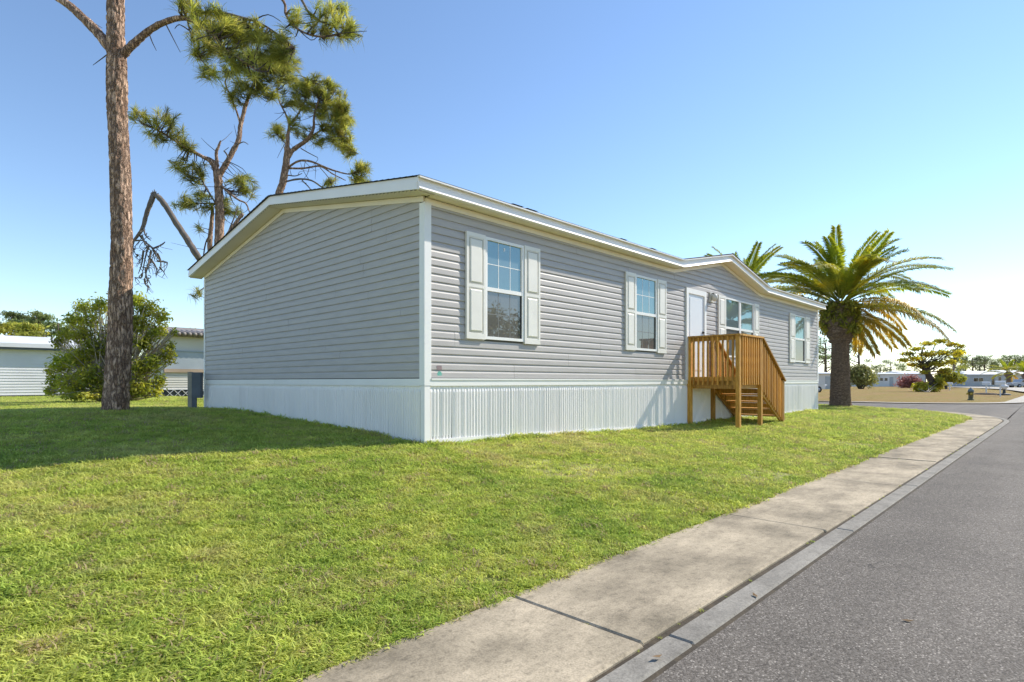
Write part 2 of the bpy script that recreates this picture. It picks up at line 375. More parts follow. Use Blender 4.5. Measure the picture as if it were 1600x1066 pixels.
def npmesh(name, verts, faces, mat, smooth=False, tint=None):
    """verts (N,3), faces (M,k) numpy arrays with k constant"""
    me = bpy.data.meshes.new(name); k = faces.shape[1]
    me.vertices.add(len(verts)); me.vertices.foreach_set('co', np.ascontiguousarray(verts, dtype=np.float32).ravel())
    me.loops.add(faces.size); me.loops.foreach_set('vertex_index', np.ascontiguousarray(faces, dtype=np.int32).ravel())
    me.polygons.add(len(faces)); me.polygons.foreach_set('loop_start', np.arange(0, faces.size, k, dtype=np.int32))
    if smooth: me.polygons.foreach_set('use_smooth', np.ones(len(faces), dtype=bool))
    me.update(calc_edges=True); me.validate()
    me.materials.append(MAT[mat])
    if tint is not None:
        a = me.attributes.new('tint', 'FLOAT', 'POINT'); a.data.foreach_set('value', np.ascontiguousarray(tint, dtype=np.float32))
    return me
def thing(name, label, cat, loc=(0, 0, 0), group=None):
    o = bpy.data.objects.new(name, None); COL.objects.link(o); o.location = loc; o.empty_display_size = 0.2
    WORG[o.name] = Vector(loc); tag(o, label, cat, group); return o
def tag(o, label, cat, group=None):
    o['label'] = label; o['category'] = cat
    if group: o['group'] = group
    return o
def struct(o): o['kind'] = 'structure'; return o
def smooth_path(pts, k=6):
    pts = [np.array(p, float) for p in pts]; out = []
    for i in range(len(pts) - 1):
        p0, p1, p2, p3 = pts[max(i - 1, 0)], pts[i], pts[i + 1], pts[min(i + 2, len(pts) - 1)]
        for j in range(k):
            t = j / k
            out.append(0.5 * ((2 * p1) + (-p0 + p2) * t + (2 * p0 - 5 * p1 + 4 * p2 - p3) * t * t + (-p0 + 3 * p1 - 3 * p2 + p3) * t ** 3))
    out.append(pts[-1]); return out

# ------------------------------------------------------------------ terrain of the lot
SY, ARC_C, ARC_R = -4.05, np.array([19.5, 4.95]), 9.0
ctrl = [(-9, -4.05, .05), (-4, -4.05, .05), (0, -4.05, .05), (5, -4.05, .05), (10, -4.05, .05), (15, -4.05, .05), (19.5, -4.05, .05), (24, -2.8, .05), (27, 0, .05), (28.5, 5, .05), (28.5, 14, .08),
        (-9, -2, .20), (-4, -2.2, .22), (0, -1.9, .27), (5, -2, .19), (10, -2.4, .17), (16, -2.3, .18),
        (0, 0, .445), (3, 0, .385), (7.7, -.1, .30), (12, 0, .28), (17.6, 0, .29), (7.9, -1.2, .275), (10.5, -1.2, .285), (22, 1.5, .20), (25.1, 1.2, .15),
        (0, 9, .63), (0, 4.5, .60), (-2.35, 6.2, .80), (-5, 2, .47), (-9, 3, .52), (-9, 8, .68), (-4, 10, .68), (-1, 14, .62), (0, 19, .58), (-8, 17, .56), (-20, 5, .5), (-20, 25, .5), (0, 33, .48), (9, 9.5, .6), (18, 9, .4), (24, 12, .2), (15, 30, .4), (-40, 40, .45), (28, 40, .3), (-40, -4, .2), (-60, 20, .4)]
CT = np.array(ctrl)
def _tps(r2): return np.where(r2 > 1e-9, r2 * np.log(np.maximum(r2, 1e-9)), 0.0)
def _fit():
    n = len(CT); d2 = ((CT[:, None, :2] - CT[None, :, :2]) ** 2).sum(-1)
    A = np.zeros((n + 3, n + 3)); A[:n, :n] = _tps(d2) + np.eye(n) * 0.4
    A[:n, n] = 1; A[:n, n + 1:] = CT[:, :2]; A[n, :n] = 1; A[n + 1:, :n] = CT[:, :2].T
    return np.linalg.solve(A, np.concatenate([CT[:, 2], np.zeros(3)]))
TW = _fit()
def tz(x, y):
    x = np.atleast_1d(np.asarray(x, float)); y = np.atleast_1d(np.asarray(y, float)); out = np.empty(x.size)
    for a in range(0, x.size, 20000):
        xs, ys = x.ravel()[a:a + 20000], y.ravel()[a:a + 20000]
        d2 = (xs[:, None] - CT[None, :, 0]) ** 2 + (ys[:, None] - CT[None, :, 1]) ** 2
        out[a:a + 20000] = _tps(d2) @ TW[:len(CT)] + TW[len(CT)] + xs * TW[-2] + ys * TW[-1]
    out = out.reshape(x.shape)
    far = np.clip((np.hypot(x - 5, y - 5) - 30) / 25, 0, 1)
    return np.clip(out * (1 - far) + 0.4 * far, 0.04, 1.0)
def tz1(x, y): return float(tz(x, y)[0])
def ybound(x):
    x = np.asarray(x, float)
    return np.where(x <= ARC_C[0], SY, ARC_C[1] - np.sqrt(np.maximum(ARC_R ** 2 - np.maximum(x - ARC_C[0], 0) ** 2, 0)))

def lawn_mesh():
    xs = np.concatenate([np.linspace(-90, -12, 40), np.linspace(-11.6, 19.5, 160), ARC_C[0] + ARC_R * np.sin(np.linspace(0.03, math.pi / 2, 40))])
    t = np.concatenate([np.linspace(0, 12, 70), np.linspace(12.5, 95, 60)])
    yb = ybound(xs); V = []
    X = np.repeat(xs[:, None], len(t), 1); Y = yb[:, None] + t[None, :]
    Z = tz(X, Y)
    edge = np.clip(t / 0.25, 0, 1)[None, :]
    Z = Z * edge + 0.035 * (1 - edge)
    V = np.stack([X, Y, Z], -1).reshape(-1, 3); nt = len(t)
    i, j = np.meshgrid(np.arange(len(xs) - 1), np.arange(nt - 1), indexing='ij')
    a = (i * nt + j).ravel(); F = np.stack([a, a + nt, a + nt + 1, a + 1], -1)
    return npmesh('lawn', V, F, 'lawn_soil', True)
lawn = struct(link('lawn', lawn_mesh()))

def sheet(name, pts, z, mat):
    mb = MB(); mb.add([(x, y, z) for x, y in pts], [tuple(range(len(pts)))]); return struct(mb.build(name, mat))
sheet('ground', [(-2500, -2500), (2500, -2500), (2500, 2500), (-2500, 2500)], -0.10, 'dry_ground')
sheet('road', [(-120, -12.3), (260, -12.3), (260, -5.0), (40.5, -5.0), (-120, -5.0)], 0.030, 'asphalt')
# mouth of the cross street with its two rounded corners
mouth = [(19.5, -5.0)] + [(ARC_C[0] + 10.0 * math.sin(a), ARC_C[1] - 10.0 * math.cos(a)) for a in np.linspace(0.05, math.pi / 2, 20)]
mouth += [(29.5, 130), (35.6, 130)] + [(42.6 - 7.0 * math.cos(a), 2.2 - 6.9 * math.sin(a)) for a in np.linspace(0, math.pi / 2, 14)] + [(42.6, -5.0)]
sheet('cross_street', mouth, 0.026, 'asphalt')
sheet('verge', [(-120, -80), (260, -80), (260, -12.25), (-120, -12.25)], 0.05, 'dry_ground')
# the dry lot beyond the cross street, slightly crowned
def lot_mesh():
    xs = np.concatenate([42.6 - 6.7 * np.cos(np.linspace(0, math.pi / 2, 14)), np.linspace(44, 420, 60)])
    yb = np.where(xs < 42.6, 2.2 - 6.6 * np.sqrt(np.maximum(1 - ((42.6 - xs) / 6.7) ** 2, 0)), -4.4)
    t = np.concatenate([np.linspace(0, 20, 16), np.linspace(26, 420, 30)])
    X = np.repeat(xs[:, None], len(t), 1); Y = yb[:, None] + t[None]
    rs = np.random.RandomState(3)
    Z = 0.045 + 0.10 * np.clip(t / 12, 0, 1)[None, :] * np.clip((X - 35.9) / 8, 0, 1) + 0.05 * np.sin(X * 0.21 + Y * 0.13) * np.clip(t / 6, 0, 1)[None, :]
    nt = len(t); i, j = np.meshgrid(np.arange(len(xs) - 1), np.arange(nt - 1), indexing='ij')
    a = (i * nt + j).ravel(); F = np.stack([a, a + nt, a + nt + 1, a + 1], -1)
    return npmesh('dry_lot', np.stack([X, Y, Z], -1).reshape(-1, 3), F, 'dry_ground', True)
struct(link('dry_lot', lot_mesh()))

# sidewalk slabs and gutter strips along the edge of the lawn
def edge_pt(s, off):
    L0 = 60.0 + ARC_C[0]; A = ARC_R * math.pi / 2
    if s <= L0: return np.array([-60.0 + s, SY - off])
    if s <= L0 + A:
        th = (s - L0) / ARC_R; r = ARC_R + off
        return np.array([ARC_C[0] + r * math.sin(th), ARC_C[1] - r * math.cos(th)])
    return np.array([ARC_C[0] + ARC_R + off, ARC_C[1] + (s - L0 - A)])
rng = random.Random(5)
def strip(name, s0, s1, o0, o1, z, th, mat, parent, tilt=0.0):
    n = max(2, int((s1 - s0) / 0.3)); mb = MB(); b = 0.012; vs = []; fs = []
    prof = [(o0, z - th), (o0, z - b), (o0 + b, z), (o1 - b, z), (o1, z - b), (o1, z - th)]
    ss = [s0] + [s0 + 0.012] + list(np.linspace(s0, s1, n)[1:-1]) + [s1 - 0.012] + [s1]
    for k, s in enumerate(ss):
        dz = -0.010 if k in (0, len(ss) - 1) else 0.0
        for o, zz in prof:
            wob = 0.012 * math.sin(s * 1.7) + 0.008 * math.sin(s * 4.3) if o < 0.1 else 0
            p = edge_pt(s, o + wob); vs.append((p[0], p[1], zz + dz * (zz > z - th) + tilt * (s - s0)))
    m = len(prof)
    for k in range(len(ss) - 1):
        for i in range(m - 1): fs.append((k * m + i, k * m + i + 1, (k + 1) * m + i + 1, (k + 1) * m + i))
    fs.append(tuple(range(m))[::-1]); fs.append(tuple(range((len(ss) - 1) * m, len(ss) * m)))
    mb.add(vs, fs); return mb.build(name, mat, parent)
bed = MB()
bs = np.arange(20.0, 125.0, 0.5); bed_v = []
for s in bs:
    for o in (-0.05, 1.11):
        p = edge_pt(s, o); bed_v.append((p[0], p[1], 0.041 if o < 1 else 0.030))
bed.add(bed_v, [(2 * i, 2 * i + 1, 2 * i + 3, 2 * i + 2) for i in range(len(bs) - 1)])
walk = struct(bed.build('sidewalk', 'soil'))
s = 60 - 2.45 - 3 * 12
while s < 112:
    strip('sidewalk_slab', s + 0.004, s + 3 - 0.004, 0.0, 0.915 + rng.uniform(-0.012, 0.006), 0.050 + rng.uniform(-0.004, 0.004), 0.05, 'sidewalk_concrete', walk, rng.uniform(-0.003, 0.003))
    strip('gutter_section', s + 0.2, s + 3.2 - 0.006, 0.938, 1.085, 0.041, 0.05, 'gutter_concrete', walk)
    s += 3

# ------------------------------------------------------------------ the grey manufactured home
HX, HY = 17.61, 8.82
RY = HY / 2
OVF, OVG, OVE = 0.25, 0.30, 0.06                     # overhang in front, at the gable
ZE = 4.085                                 # top of the fascia
PITCH = 0.168
def zroof(y): return ZE + PITCH * (OVF + (y if y <= RY else HY - y))
house = thing('manufactured_home', 'grey vinyl sided manufactured home with white skirting and cream shutters', 'house', (0, 0, 0.48))
ZB0, ZB1 = 1.285, 1.40                    # white band over the skirting
COURSE = 0.1143
DX0, DXP, DX1, DZP = 7.07, 9.60, 12.13, 0.52   # dormer gable over the door
def eave_rise(x):
    if x <= DX0 or x >= DX1: return 0.0
    return DZP * (1 - abs(x - DXP) / (DXP - DX0))
openings = [(1.12, 2.00, 2.00, 3.58), (5.40, 6.28, 2.00, 3.57), (7.62, 8.65, 1.38, 3.56), (9.76, 11.66, 1.99, 3.56), (15.11, 16.14, 1.99, 3.55)]

# sheathing walls
fw = MB(); fw.prism([(0.0, 0.3), (HX, 0.3), (HX, 3.90), (DX1, 3.90), (DXP, 3.90 + DZP), (DX0, 3.90), (0.0, 3.90)], 'y', 0.0, 0.10)
front_wall = fw.build('wall', 'sheathing', house)
gw = MB(); gw.prism([(0.102, 0.3), (HY, 0.3), (HY, zroof(HY) - 0.19), (RY, zroof(RY) - 0.19), (0.102, zroof(0.1) - 0.19)], 'x', 0.0, 0.10)
gable_wall = gw.build('wall', 'sheathing', house)
bw = MB(); bw.box(0.102, HX - 0.102, HY - 0.1, HY, 0.3, 3.86); bw.build('wall', 'siding', house)
ew = MB(); ew.prism([(0.102, 0.3), (HY - 0.102, 0.3), (HY - 0.102, 3.85), (RY, zroof(RY) - 0.24), (0.102, 3.85)], 'x', HX - 0.1, HX); ew.build('wall', 'siding', house)

# dutch lap boards: (height fraction, how far proud)
PROF = [(0.0, 0.002), (0.0, 0.0195), (0.06, 0.0210), (0.64, 0.0175), (0.80, 0.0105), (1.0, 0.0045), (1.0, 0.002)]
def board(axis, a0f, a1f, z0, parent, extra=0.0):
    """one lap of siding from a0f(z) to a1f(z); axis x = front wall, y = gable wall"""
    vs = []
    for fn in (a0f, a1f):
        for hz, pr in PROF:
            z = z0 + hz * COURSE; a = fn(z); o = -(pr + (extra if pr > 0.003 else 0))
            vs.append((a, o, z) if axis == 'x' else (o, a, z))
    m = len(PROF)
    fs = [(i, i + 1, m + i + 1, m + i) for i in range(m - 1)] + [tuple(range(m))[::-1], tuple(range(m, 2 * m))]
    if axis == 'x': fs = [f[::-1] for f in fs]
    mb = MB(); mb.add(vs, fs); return mb.build('siding_board', 'siding', parent)
rng = random.Random(11)
z0 = ZB1; k = 0; cutsx = cutsy = []
while True:
    # two laps make one vinyl panel, so their joints line up
    if k % 2 == 0:
        o = rng.uniform(0.3, 3.6); cutsx = [o + 3.66 * q for q in range(6)]
        o = rng.uniform(0.5, 3.5); cutsy = [o + 3.66 * q for q in range(3)]
    zm = z0 + COURSE / 2; z1 = z0 + COURSE
    done = True
    # front wall
    lo = lambda z: 0.085
    hi = lambda z: HX - 0.07
    ztop = 3.855
    if z1 > ztop:                       # only in the dormer gable
        if z0 < ztop + DZP - 0.06:
            slope = (DXP - DX0) / DZP
            lo = lambda z: min(DXP - 0.01, DX0 + 0.02 + max(0, z - ztop) * slope) if z > ztop else 0.085
            hi = lambda z: max(DXP + 0.01, DX1 - 0.02 - max(0, z - ztop) * slope) if z > ztop else HX - 0.07
            if z0 < ztop: lo = lambda z: 0.085; hi = lambda z: HX - 0.07
        else: lo = None
    if lo:
        done = False
        spans = []
        a = lo(z0)
        op = sorted([q for q in openings if q[2] < z1 - 0.01 and q[3] > z0 + 0.01])
        edges = []
        cur = ('f', lo)
        for q in op:
            edges.append((cur, ('c', q[0]))); cur = ('c', q[1])
        edges.append((cur, ('f', hi)))
        for (ta, va), (tb, vb) in edges:
            fa = va if ta == 'f' else (lambda z, v=va: v); fb = vb if tb == 'f' else (lambda z, v=vb: v)
            cs = [c for c in cutsx if max(fa(z0), fa(z1)) + 0.15 < c < min(fb(z0), fb(z1)) - 0.15]
            prev = fa
            for c in cs:
                board('x', prev, (lambda z, v=c: v - 0.0022), z0, front_wall, rng.choice((0, 0.0018)))
                prev = (lambda z, v=c: v + 0.0022)
            board('x', prev, fb, z0, front_wall, rng.choice((0, 0.0018)))
    # gable wall
    def glo(z): return 0.085 if z <= zroof(0.085) - 0.252 else min(RY - 0.01, (z - (ZE - 0.252)) / PITCH - OVF)
    def ghi(z): return HY - glo(z) if z > zroof(0.085) - 0.252 else HY - 0.05
    if glo(z0) < RY - 0.12:
        done = False; prev = glo
        for c in [c for c in cutsy if glo(z1) < RY - 0.5 and glo(z1) + 0.15 < c < ghi(z1) - 0.15]:
            board('y', prev, (lambda z, v=c: v - 0.0022), z0, gable_wall, rng.choice((0, 0.0018)))
            prev = (lambda z, v=c: v + 0.0022)
        board('y', prev, ghi, z0, gable_wall, rng.choice((0, 0.0018)))
    if done or k > 45: break
    z0 = z1; k += 1

# corner posts, band, frieze
def trim(name, mat, *boxes):
    mb = MB()
    for b in boxes: mb.box(*b)
    return mb.build(name, mat, house)
trim('corner_post', 'white_vinyl', (-0.034, 0.085, -0.034, -0.001, 1.29, 3.855), (-0.034, -0.001, -0.001, 0.085, 1.29, 3.855))
trim('corner_post', 'white_vinyl', (-0.030, -0.001, HY - 0.05, HY + 0.03, 0.5, 3.855))
trim('corner_post', 'white_vinyl', (HX - 0.07, HX + 0.03, -0.030, -0.001, 1.29, 3.855))
trim('band_board', 'white_vinyl', (0.086, HX + 0.03, -0.032, -0.0015, ZB0, ZB1 - 0.012), (0.086, HX + 0.03, -0.044, -0.0325, ZB1 - 0.03, ZB1 - 0.006))
trim('band_board', 'white_vinyl', (-0.032, -0.0015, 0.086, 4.8, ZB0, ZB1 - 0.012))
trim('band_board', 'white_vinyl', (-0.034, -0.0015, 4.802, HY - 0.05, ZB0, ZB1 - 0.012))

def sweep_front(name, mat, prof, xs, zoff=0.0):
    """profile of (y, z) swept along the front eave, following the dormer"""
    vs = []; m = len(prof)
    for x in xs:
        for y, z in prof: vs.append((x, y, z + eave_rise(x) + zoff))
    fs = [(a * m + i, (a + 1) * m + i, (a + 1) * m + (i + 1) % m, a * m + (i + 1) % m) for a in range(len(xs) - 1) for i in range(m)]
    fs += [tuple(range(m)), tuple(range((len(xs) - 1) * m, len(xs) * m))[::-1]]
    mb = MB(); mb.add(vs, fs); return mb.build(name, mat, house)
XS = [-OVG, DX0, DXP, DX1, HX + OVE]
segs = [(-OVG, 3.62), (3.623, DX0), (DX0 + 0.002, DXP), (DXP + 0.002, DX1), (DX1 + 0.002, HX + OVE)]
for a, b in segs:
    xs = [a, b]
    sweep_front('fascia', 'white_metal', [(-OVF, ZE - 0.065), (-OVF, ZE), (-OVF + 0.02, ZE), (-OVF + 0.02, ZE - 0.17), (-OVF - 0.012, ZE - 0.17), (-OVF - 0.034, ZE - 0.158), (-OVF - 0.012, ZE - 0.125), (-OVF - 0.012, ZE - 0.075)], xs)
sweep_front('frieze_board', 'cream_vinyl', [(-0.0325, 3.835), (-0.0325, 3.917), (-0.001, 3.917), (-0.001, 3.835)], [0.0, DX0, DXP, DX1, HX + 0.02])
# ribbed soffit under the front eave and under the gable rake
def soffit_front():
    mb = MB(); x = 0.0
    while x < HX + OVE - 0.05:
        w = 0.092
        a, b = x, min(x + w, HX + OVE - 0.02)
        za, zb = 3.921 + eave_rise(a), 3.921 + eave_rise(b)
        mb.add([(a, -OVF + 0.021, za), (b, -OVF + 0.021, zb), (b, -0.002, zb), (a, -0.002, za),
                (a + 0.012, -OVF + 0.021, za + 0.015), (a + 0.012, -0.002, za + 0.015)], [(0, 3, 5, 4), (4, 5, 2, 1)])
        x += w
    return mb
soffit_front().build('soffit', 'cream_vinyl', house)
def soffit_gable():
    mb = MB(); y = -OVF + 0.022
    while y < HY + OVF - 0.05:
        a, b = y, y + 0.094
        za, zb = zroof(a) - 0.182, zroof(b) - 0.182
        if a < RY < b: zb = za
        mb.add([(-OVG + 0.021, a, za), (-OVG + 0.021, b, zb), (-0.002, b, zb), (-0.002, a, za), (-OVG + 0.021, a + 0.012, za + 0.016), (-0.002, a + 0.012, za + 0.016)], [(0, 4, 5, 3), (4, 1, 2, 5)])
        y += 0.094
    return mb
soffit_gable().build('soffit', 'cream_vinyl', house)
def rake(name, mat, x0, x1, dz0, dz1, y0, y1):
    mb = MB(); ys = [y0, y1]
    vs = []
    for y in ys:
        z = zroof(y); vs += [(x0, y, z + dz0), (x1, y, z + dz0), (x1, y, z + dz1), (x0, y, z + dz1)]
    mb.add(vs, [(0, 1, 2, 3), (7, 6, 5, 4), (0, 4, 5, 1), (1, 5, 6, 2), (2, 6, 7, 3), (3, 7, 4, 0)]); return mb.build(name, mat, house)
for y0, y1 in ((-OVF + 0.0205, 3.2), (3.203, RY - 0.001), (RY + 0.001, 6.6), (6.603, HY + OVF)):
    rake('rake_fascia', 'white_metal', -OVG - 0.012, -OVG + 0.02, -0.170, -0.066, y0, y1)
    rake('rake_fascia', 'white_metal', -OVG, -OVG + 0.02, -0.064, 0.0, y0, y1)
for y0, y1 in ((0.0, RY - 0.001), (RY + 0.001, HY)):
    rake('frieze_board', 'cream_vinyl', -0.0325, -0.001, -0.262, -0.185, y0, y1)
for y0, y1 in ((-OVF, RY), (RY, HY + OVF)):
    rake('rake_fascia', 'white_metal', HX + OVE - 0.02, HX + OVE, -0.170, 0.0, y0 + 0.003, y1 - 0.003)
# roof: stepped shingle courses
def roof_mesh():
    prof = []; n = 33
    for k in range(n):
        y = -OVF - 0.062 + k * (RY + OVF + 0.062) / n
        y2 = -OVF - 0.062 + (k + 1) * (RY + OVF + 0.062) / n
        prof += [(y, zroof(y) + 0.014), (y2, zroof(y2) + 0.005)]
    top = prof + [(2 * RY - y, z) for y, z in prof[::-1]]
    poly = [(-OVF - 0.062, ZE + 0.002)] + top + [(HY + OVF + 0.062, ZE + 0.002)] + [(RY, zroof(RY) - 0.012)]
    poly2 = [(0.12, zroof(0.12) - 0.03)] + [q for q in top if q[0] > 0.12] + poly[-2:]
    mb = MB(); mb.prism(poly, 'x', -OVG - 0.03, DX0 - 0.04); mb.prism(poly2, 'x', DX0 - 0.0395, DX1 + 0.0395); mb.prism(poly, 'x', DX1 + 0.04, HX + OVE + 0.03); return mb
roof = roof_mesh().build('roof', 'shingle', house)
dm = MB(); back = 3.6
zt = ZE + 0.004
v = []
for sgn, xe in ((-1, DX0 - 0.05), (1, DX1 + 0.05)):
    k = len(dm.v)
    dm.add([(xe, -OVF - 0.062, zt), (DXP, -OVF - 0.062, zt + DZP + 0.008), (DXP, back, zt + DZP + 0.008), (xe, -OVF - 0.02, zt - 0.01),
            (xe, -OVF - 0.062, zt + 0.016), (DXP, -OVF - 0.062, zt + DZP + 0.026), (DXP, back, zt + DZP + 0.026)],
           [(0, 1, 5, 4), (4, 5, 6), (0, 2, 1), (0, 4, 6, 2), (1, 2, 6, 5)])
dm.build('dormer_roof', 'shingle', roof)
for a, b in ((-OVG - 0.02, DX0 - 0.045), (DX0 - 0.043, DXP - 0.001), (DXP + 0.001, DX1 + 0.043), (DX1 + 0.045, HX + OVE + 0.02)):
    sweep_front('drip_edge', 'white_metal', [(-OVF - 0.0585, ZE - 0.022), (-OVF - 0.0585, ZE + 0.0015), (-OVF - 0.0005, ZE + 0.0015), (-OVF - 0.0005, ZE - 0.008), (-OVF - 0.052, ZE - 0.008), (-OVF - 0.052, ZE - 0.022)], [a, b])
# lifted shingle tabs break the eave line
rng = random.Random(21)
for k in range(4):
    x = rng.uniform(0.4, 6.8); mb = MB(); w = rng.uniform(0.15, 0.3)
    mb.add([(x, -OVF - 0.066, ZE + 0.018), (x + w, -OVF - 0.066, ZE + 0.018), (x + w, 0.1, ZE + 0.075), (x, 0.1, ZE + 0.075), (x + w * .5, -OVF - 0.03, ZE + 0.027)], [(0, 1, 4), (1, 2, 4), (2, 3, 4), (3, 0, 4)])
    mb.build('lifted_shingle', 'shingle', roof)

# skirting: ribbed panels cut to the ground, bottom rail
def skirt_panel(axis, a0, a1, off, seed):
    r = random.Random(seed); n = int(round((a1 - a0) / 0.0585)); vs = []; fs = []; amp = 0.020
    st = (a1 - a0) / n; pts = []
    for i in range(n):
        c = a0 + i * st; wob = r.uniform(-0.004, 0.004)
        pts += [(c + 0.04 * st, 0.0), (c + 0.30 * st + wob, amp * r.uniform(0.8, 1.15)), (c + 0.62 * st + wob, amp * r.uniform(0.8, 1.15)), (c + 0.9 * st, 0.0)]
    pts = [(a0, 0.0)] + pts + [(a1, 0.0)]
    lean = r.uniform(-0.006, 0.006)
    for a, o in pts:
        g = tz1(a, 0) if axis == 'x' else tz1(0, a)
        for z, f in ((g - 0.06, 1.0), (g + 0.3, 1.0), (ZB0 - 0.09, 1.0), (ZB0 - 0.03, 0.25), (ZB0 + 0.02, 0.1)):
            d = -(0.004 + o * f) + lean * (ZB0 - z)
            vs.append((a, d, z) if axis == 'x' else (d, a, z))
    m = 5
    for i in range(len(pts) - 1):
        for j in range(m - 1):
            q = (i * m + j, (i + 1) * m + j, (i + 1) * m + j + 1, i * m + j + 1); fs.append(q if axis == 'x' else q[::-1])
    mb = MB(); mb.add(vs, fs); return mb.build('skirt_panel', 'white_metal', house)
a = 0.075; k = 0
while a < HX - 0.05:
    b = min(a + 0.409, HX - 0.02); skirt_panel('x', a, b - 0.0015, 0, 100 + k); a = b; k += 1
a = 0.075
while a < HY - 0.05:
    b = min(a + 0.409, HY - 0.01); skirt_panel('y', a, b - 0.0015, 0, 300 + k); a = b; k += 1
def rail(axis, a0, a1):
    mb = MB(); n = int((a1 - a0) / 0.5); vs = []
    for i in range(n + 1):
        a = a0 + (a1 - a0) * i / n; g = (tz1(a, 0) if axis == 'x' else tz1(0, a)) 
        for o, z in ((-0.036, g - 0.06), (-0.036, g + 0.085), (-0.002, g + 0.085), (-0.002, g - 0.06)):
            vs.append((a, o, z) if axis == 'x' else (o, a, z))
    fs = [(i * 4 + j, (i + 1) * 4 + j, (i + 1) * 4 + (j + 1) % 4, i * 4 + (j + 1) % 4) for i in range(n) for j in range(4)] + [(0, 1, 2, 3), tuple(n * 4 + j for j in (3, 2, 1, 0))]
    mb.add(vs, fs); return mb.build('bottom_rail', 'white_metal', house)
rail('x', 0.08, HX); 
trim('skirt_corner', 'white_metal', (-0.028, 0.07, -0.028, -0.0015, 0.40, 1.288), (-0.028, -0.0015, -0.001, 0.06, 0.40, 1.288))
trim('skirt_corner', 'white_metal', (HX - 0.02, HX + 0.012, -0.024, -0.001, 0.2, 1.284))

# windows
def window(x0, x1, z0, z1, wide_lower=0.5, cols=3, grille=True):
    fr = MB(); t = 0.045
    fr.box(x0, x0 + t, -0.045, 0.0, z0, z1); fr.box(x1 - t, x1, -0.045, 0.0, z0, z1)
    fr.box(x0 + t, x1 - t, -0.045, 0.0, z0, z0 + t); fr.box(x0 + t, x1 - t, -0.045, 0.0, z1 - t, z1)
    w = fr.build('window', 'white_vinyl', house)
    zm = (z0 + z1) / 2 - 0.01
    mr = MB(); mr.box(x0 + t, x1 - t, -0.040, -0.004, zm - 0.03, zm + 0.03); mr.build('meeting_rail', 'white_vinyl', w)
    # upper sash
    sf = MB(); s = 0.018
    for b in ((x0 + t, x0 + t + s, zm + 0.03, z1 - t), (x1 - t - s, x1 - t, zm + 0.03, z1 - t)): sf.box(b[0], b[1], -0.030, -0.002, b[2], b[3])
    sf.build('sash', 'white_vinyl', w)
    gl = MB(); gl.box(x0 + t + s, x1 - t - s, -0.020, -0.014, zm + 0.03, z1 - t); gl.build('pane', 'window_glass', w)
    gl = MB(); gl.box(x0 + t, x1 - t, -0.016, -0.010, z0 + t, zm - 0.03); gl.build('pane', 'screened_glass', w)
    sc = MB()
    for b in ((x0 + t, x0 + t + 0.014, z0 + t, zm - 0.03), (x1 - t - 0.014, x1 - t, z0 + t, zm - 0.03)): sc.box(b[0], b[1], -0.026, -0.0165, b[2], b[3])
    sc.build('screen_frame', 'far_dark', w)
    if grille:
        for zz0, zz1, mat, yy in ((zm + 0.03, z1 - t, 'white_vinyl', -0.0225), (z0 + t, zm - 0.03, 'screen_bar', -0.0175)):
            g = MB(); bw = 0.012
            for c in range(1, cols):
                x = x0 + t + (x1 - x0 - 2 * t) * c / cols; g.box(x - bw / 2, x + bw / 2, yy, yy + 0.0022, zz0, zz1)
            zc = (zz0 + zz1) / 2
            for c in range(cols):
                xa = x0 + t + (x1 - x0 - 2 * t) * c / cols + (bw / 2 if c else 0); xb = x0 + t + (x1 - x0 - 2 * t) * (c + 1) / cols - (bw / 2 if c < cols - 1 else 0)
                g.box(xa, xb, yy, yy + 0.0022, zc - bw / 2, zc + bw / 2)
            g.build('grille', mat, w)
    return w
simple('screen_bar', (0.22, 0.22, 0.21), None, 5, 0.5)
w1 = window(1.12, 2.00, 2.00, 3.58)
st = MB(); st.box(1.545, 1.575, -0.0235, -0.0228, 3.42, 3.47); st.build('sticker', 'white_vinyl', w1)
window(5.40, 6.28, 2.00, 3.57)
window(9.76, 10.705, 1.99, 3.56, grille=False); window(10.715, 11.66, 1.99, 3.56, grille=False)
window(15.11, 16.14, 1.99, 3.55, grille=False)
def shutter(x0, x1, z0, z1, mat='shutter_paint'):
    mb = MB(); mb.box(x0, x1, -0.050, -0.0195, z0, z1); s = mb.build('shutter', mat, house)
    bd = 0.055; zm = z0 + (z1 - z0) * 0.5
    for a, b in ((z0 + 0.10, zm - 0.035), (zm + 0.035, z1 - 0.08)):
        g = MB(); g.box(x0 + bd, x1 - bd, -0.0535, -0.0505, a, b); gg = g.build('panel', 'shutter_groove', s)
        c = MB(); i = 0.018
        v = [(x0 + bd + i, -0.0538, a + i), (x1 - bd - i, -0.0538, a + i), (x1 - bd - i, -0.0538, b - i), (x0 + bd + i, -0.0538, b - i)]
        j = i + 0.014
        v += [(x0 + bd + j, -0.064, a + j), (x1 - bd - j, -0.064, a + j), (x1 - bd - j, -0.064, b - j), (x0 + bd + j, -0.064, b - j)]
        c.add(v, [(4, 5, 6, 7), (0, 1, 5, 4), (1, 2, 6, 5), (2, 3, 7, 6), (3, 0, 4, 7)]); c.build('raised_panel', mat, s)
    # outer moulding so the panel reads as sunk
    fr = MB()
    fr.box(x0, x0 + 0.045, -0.058, -0.0505, z0, z1); fr.box(x1 - 0.045, x1, -0.058, -0.0505, z0, z1)
    fr.box(x0 + 0.045, x1 - 0.045, -0.058, -0.0505, z0, z0 + 0.085); fr.box(x0 + 0.045, x1 - 0.045, -0.058, -0.0505, z1 - 0.065, z1)
    fr.box(x0 + 0.045, x1 - 0.045, -0.058, -0.0505, zm - 0.024, zm + 0.024); fr.build('shutter_frame', mat, s)
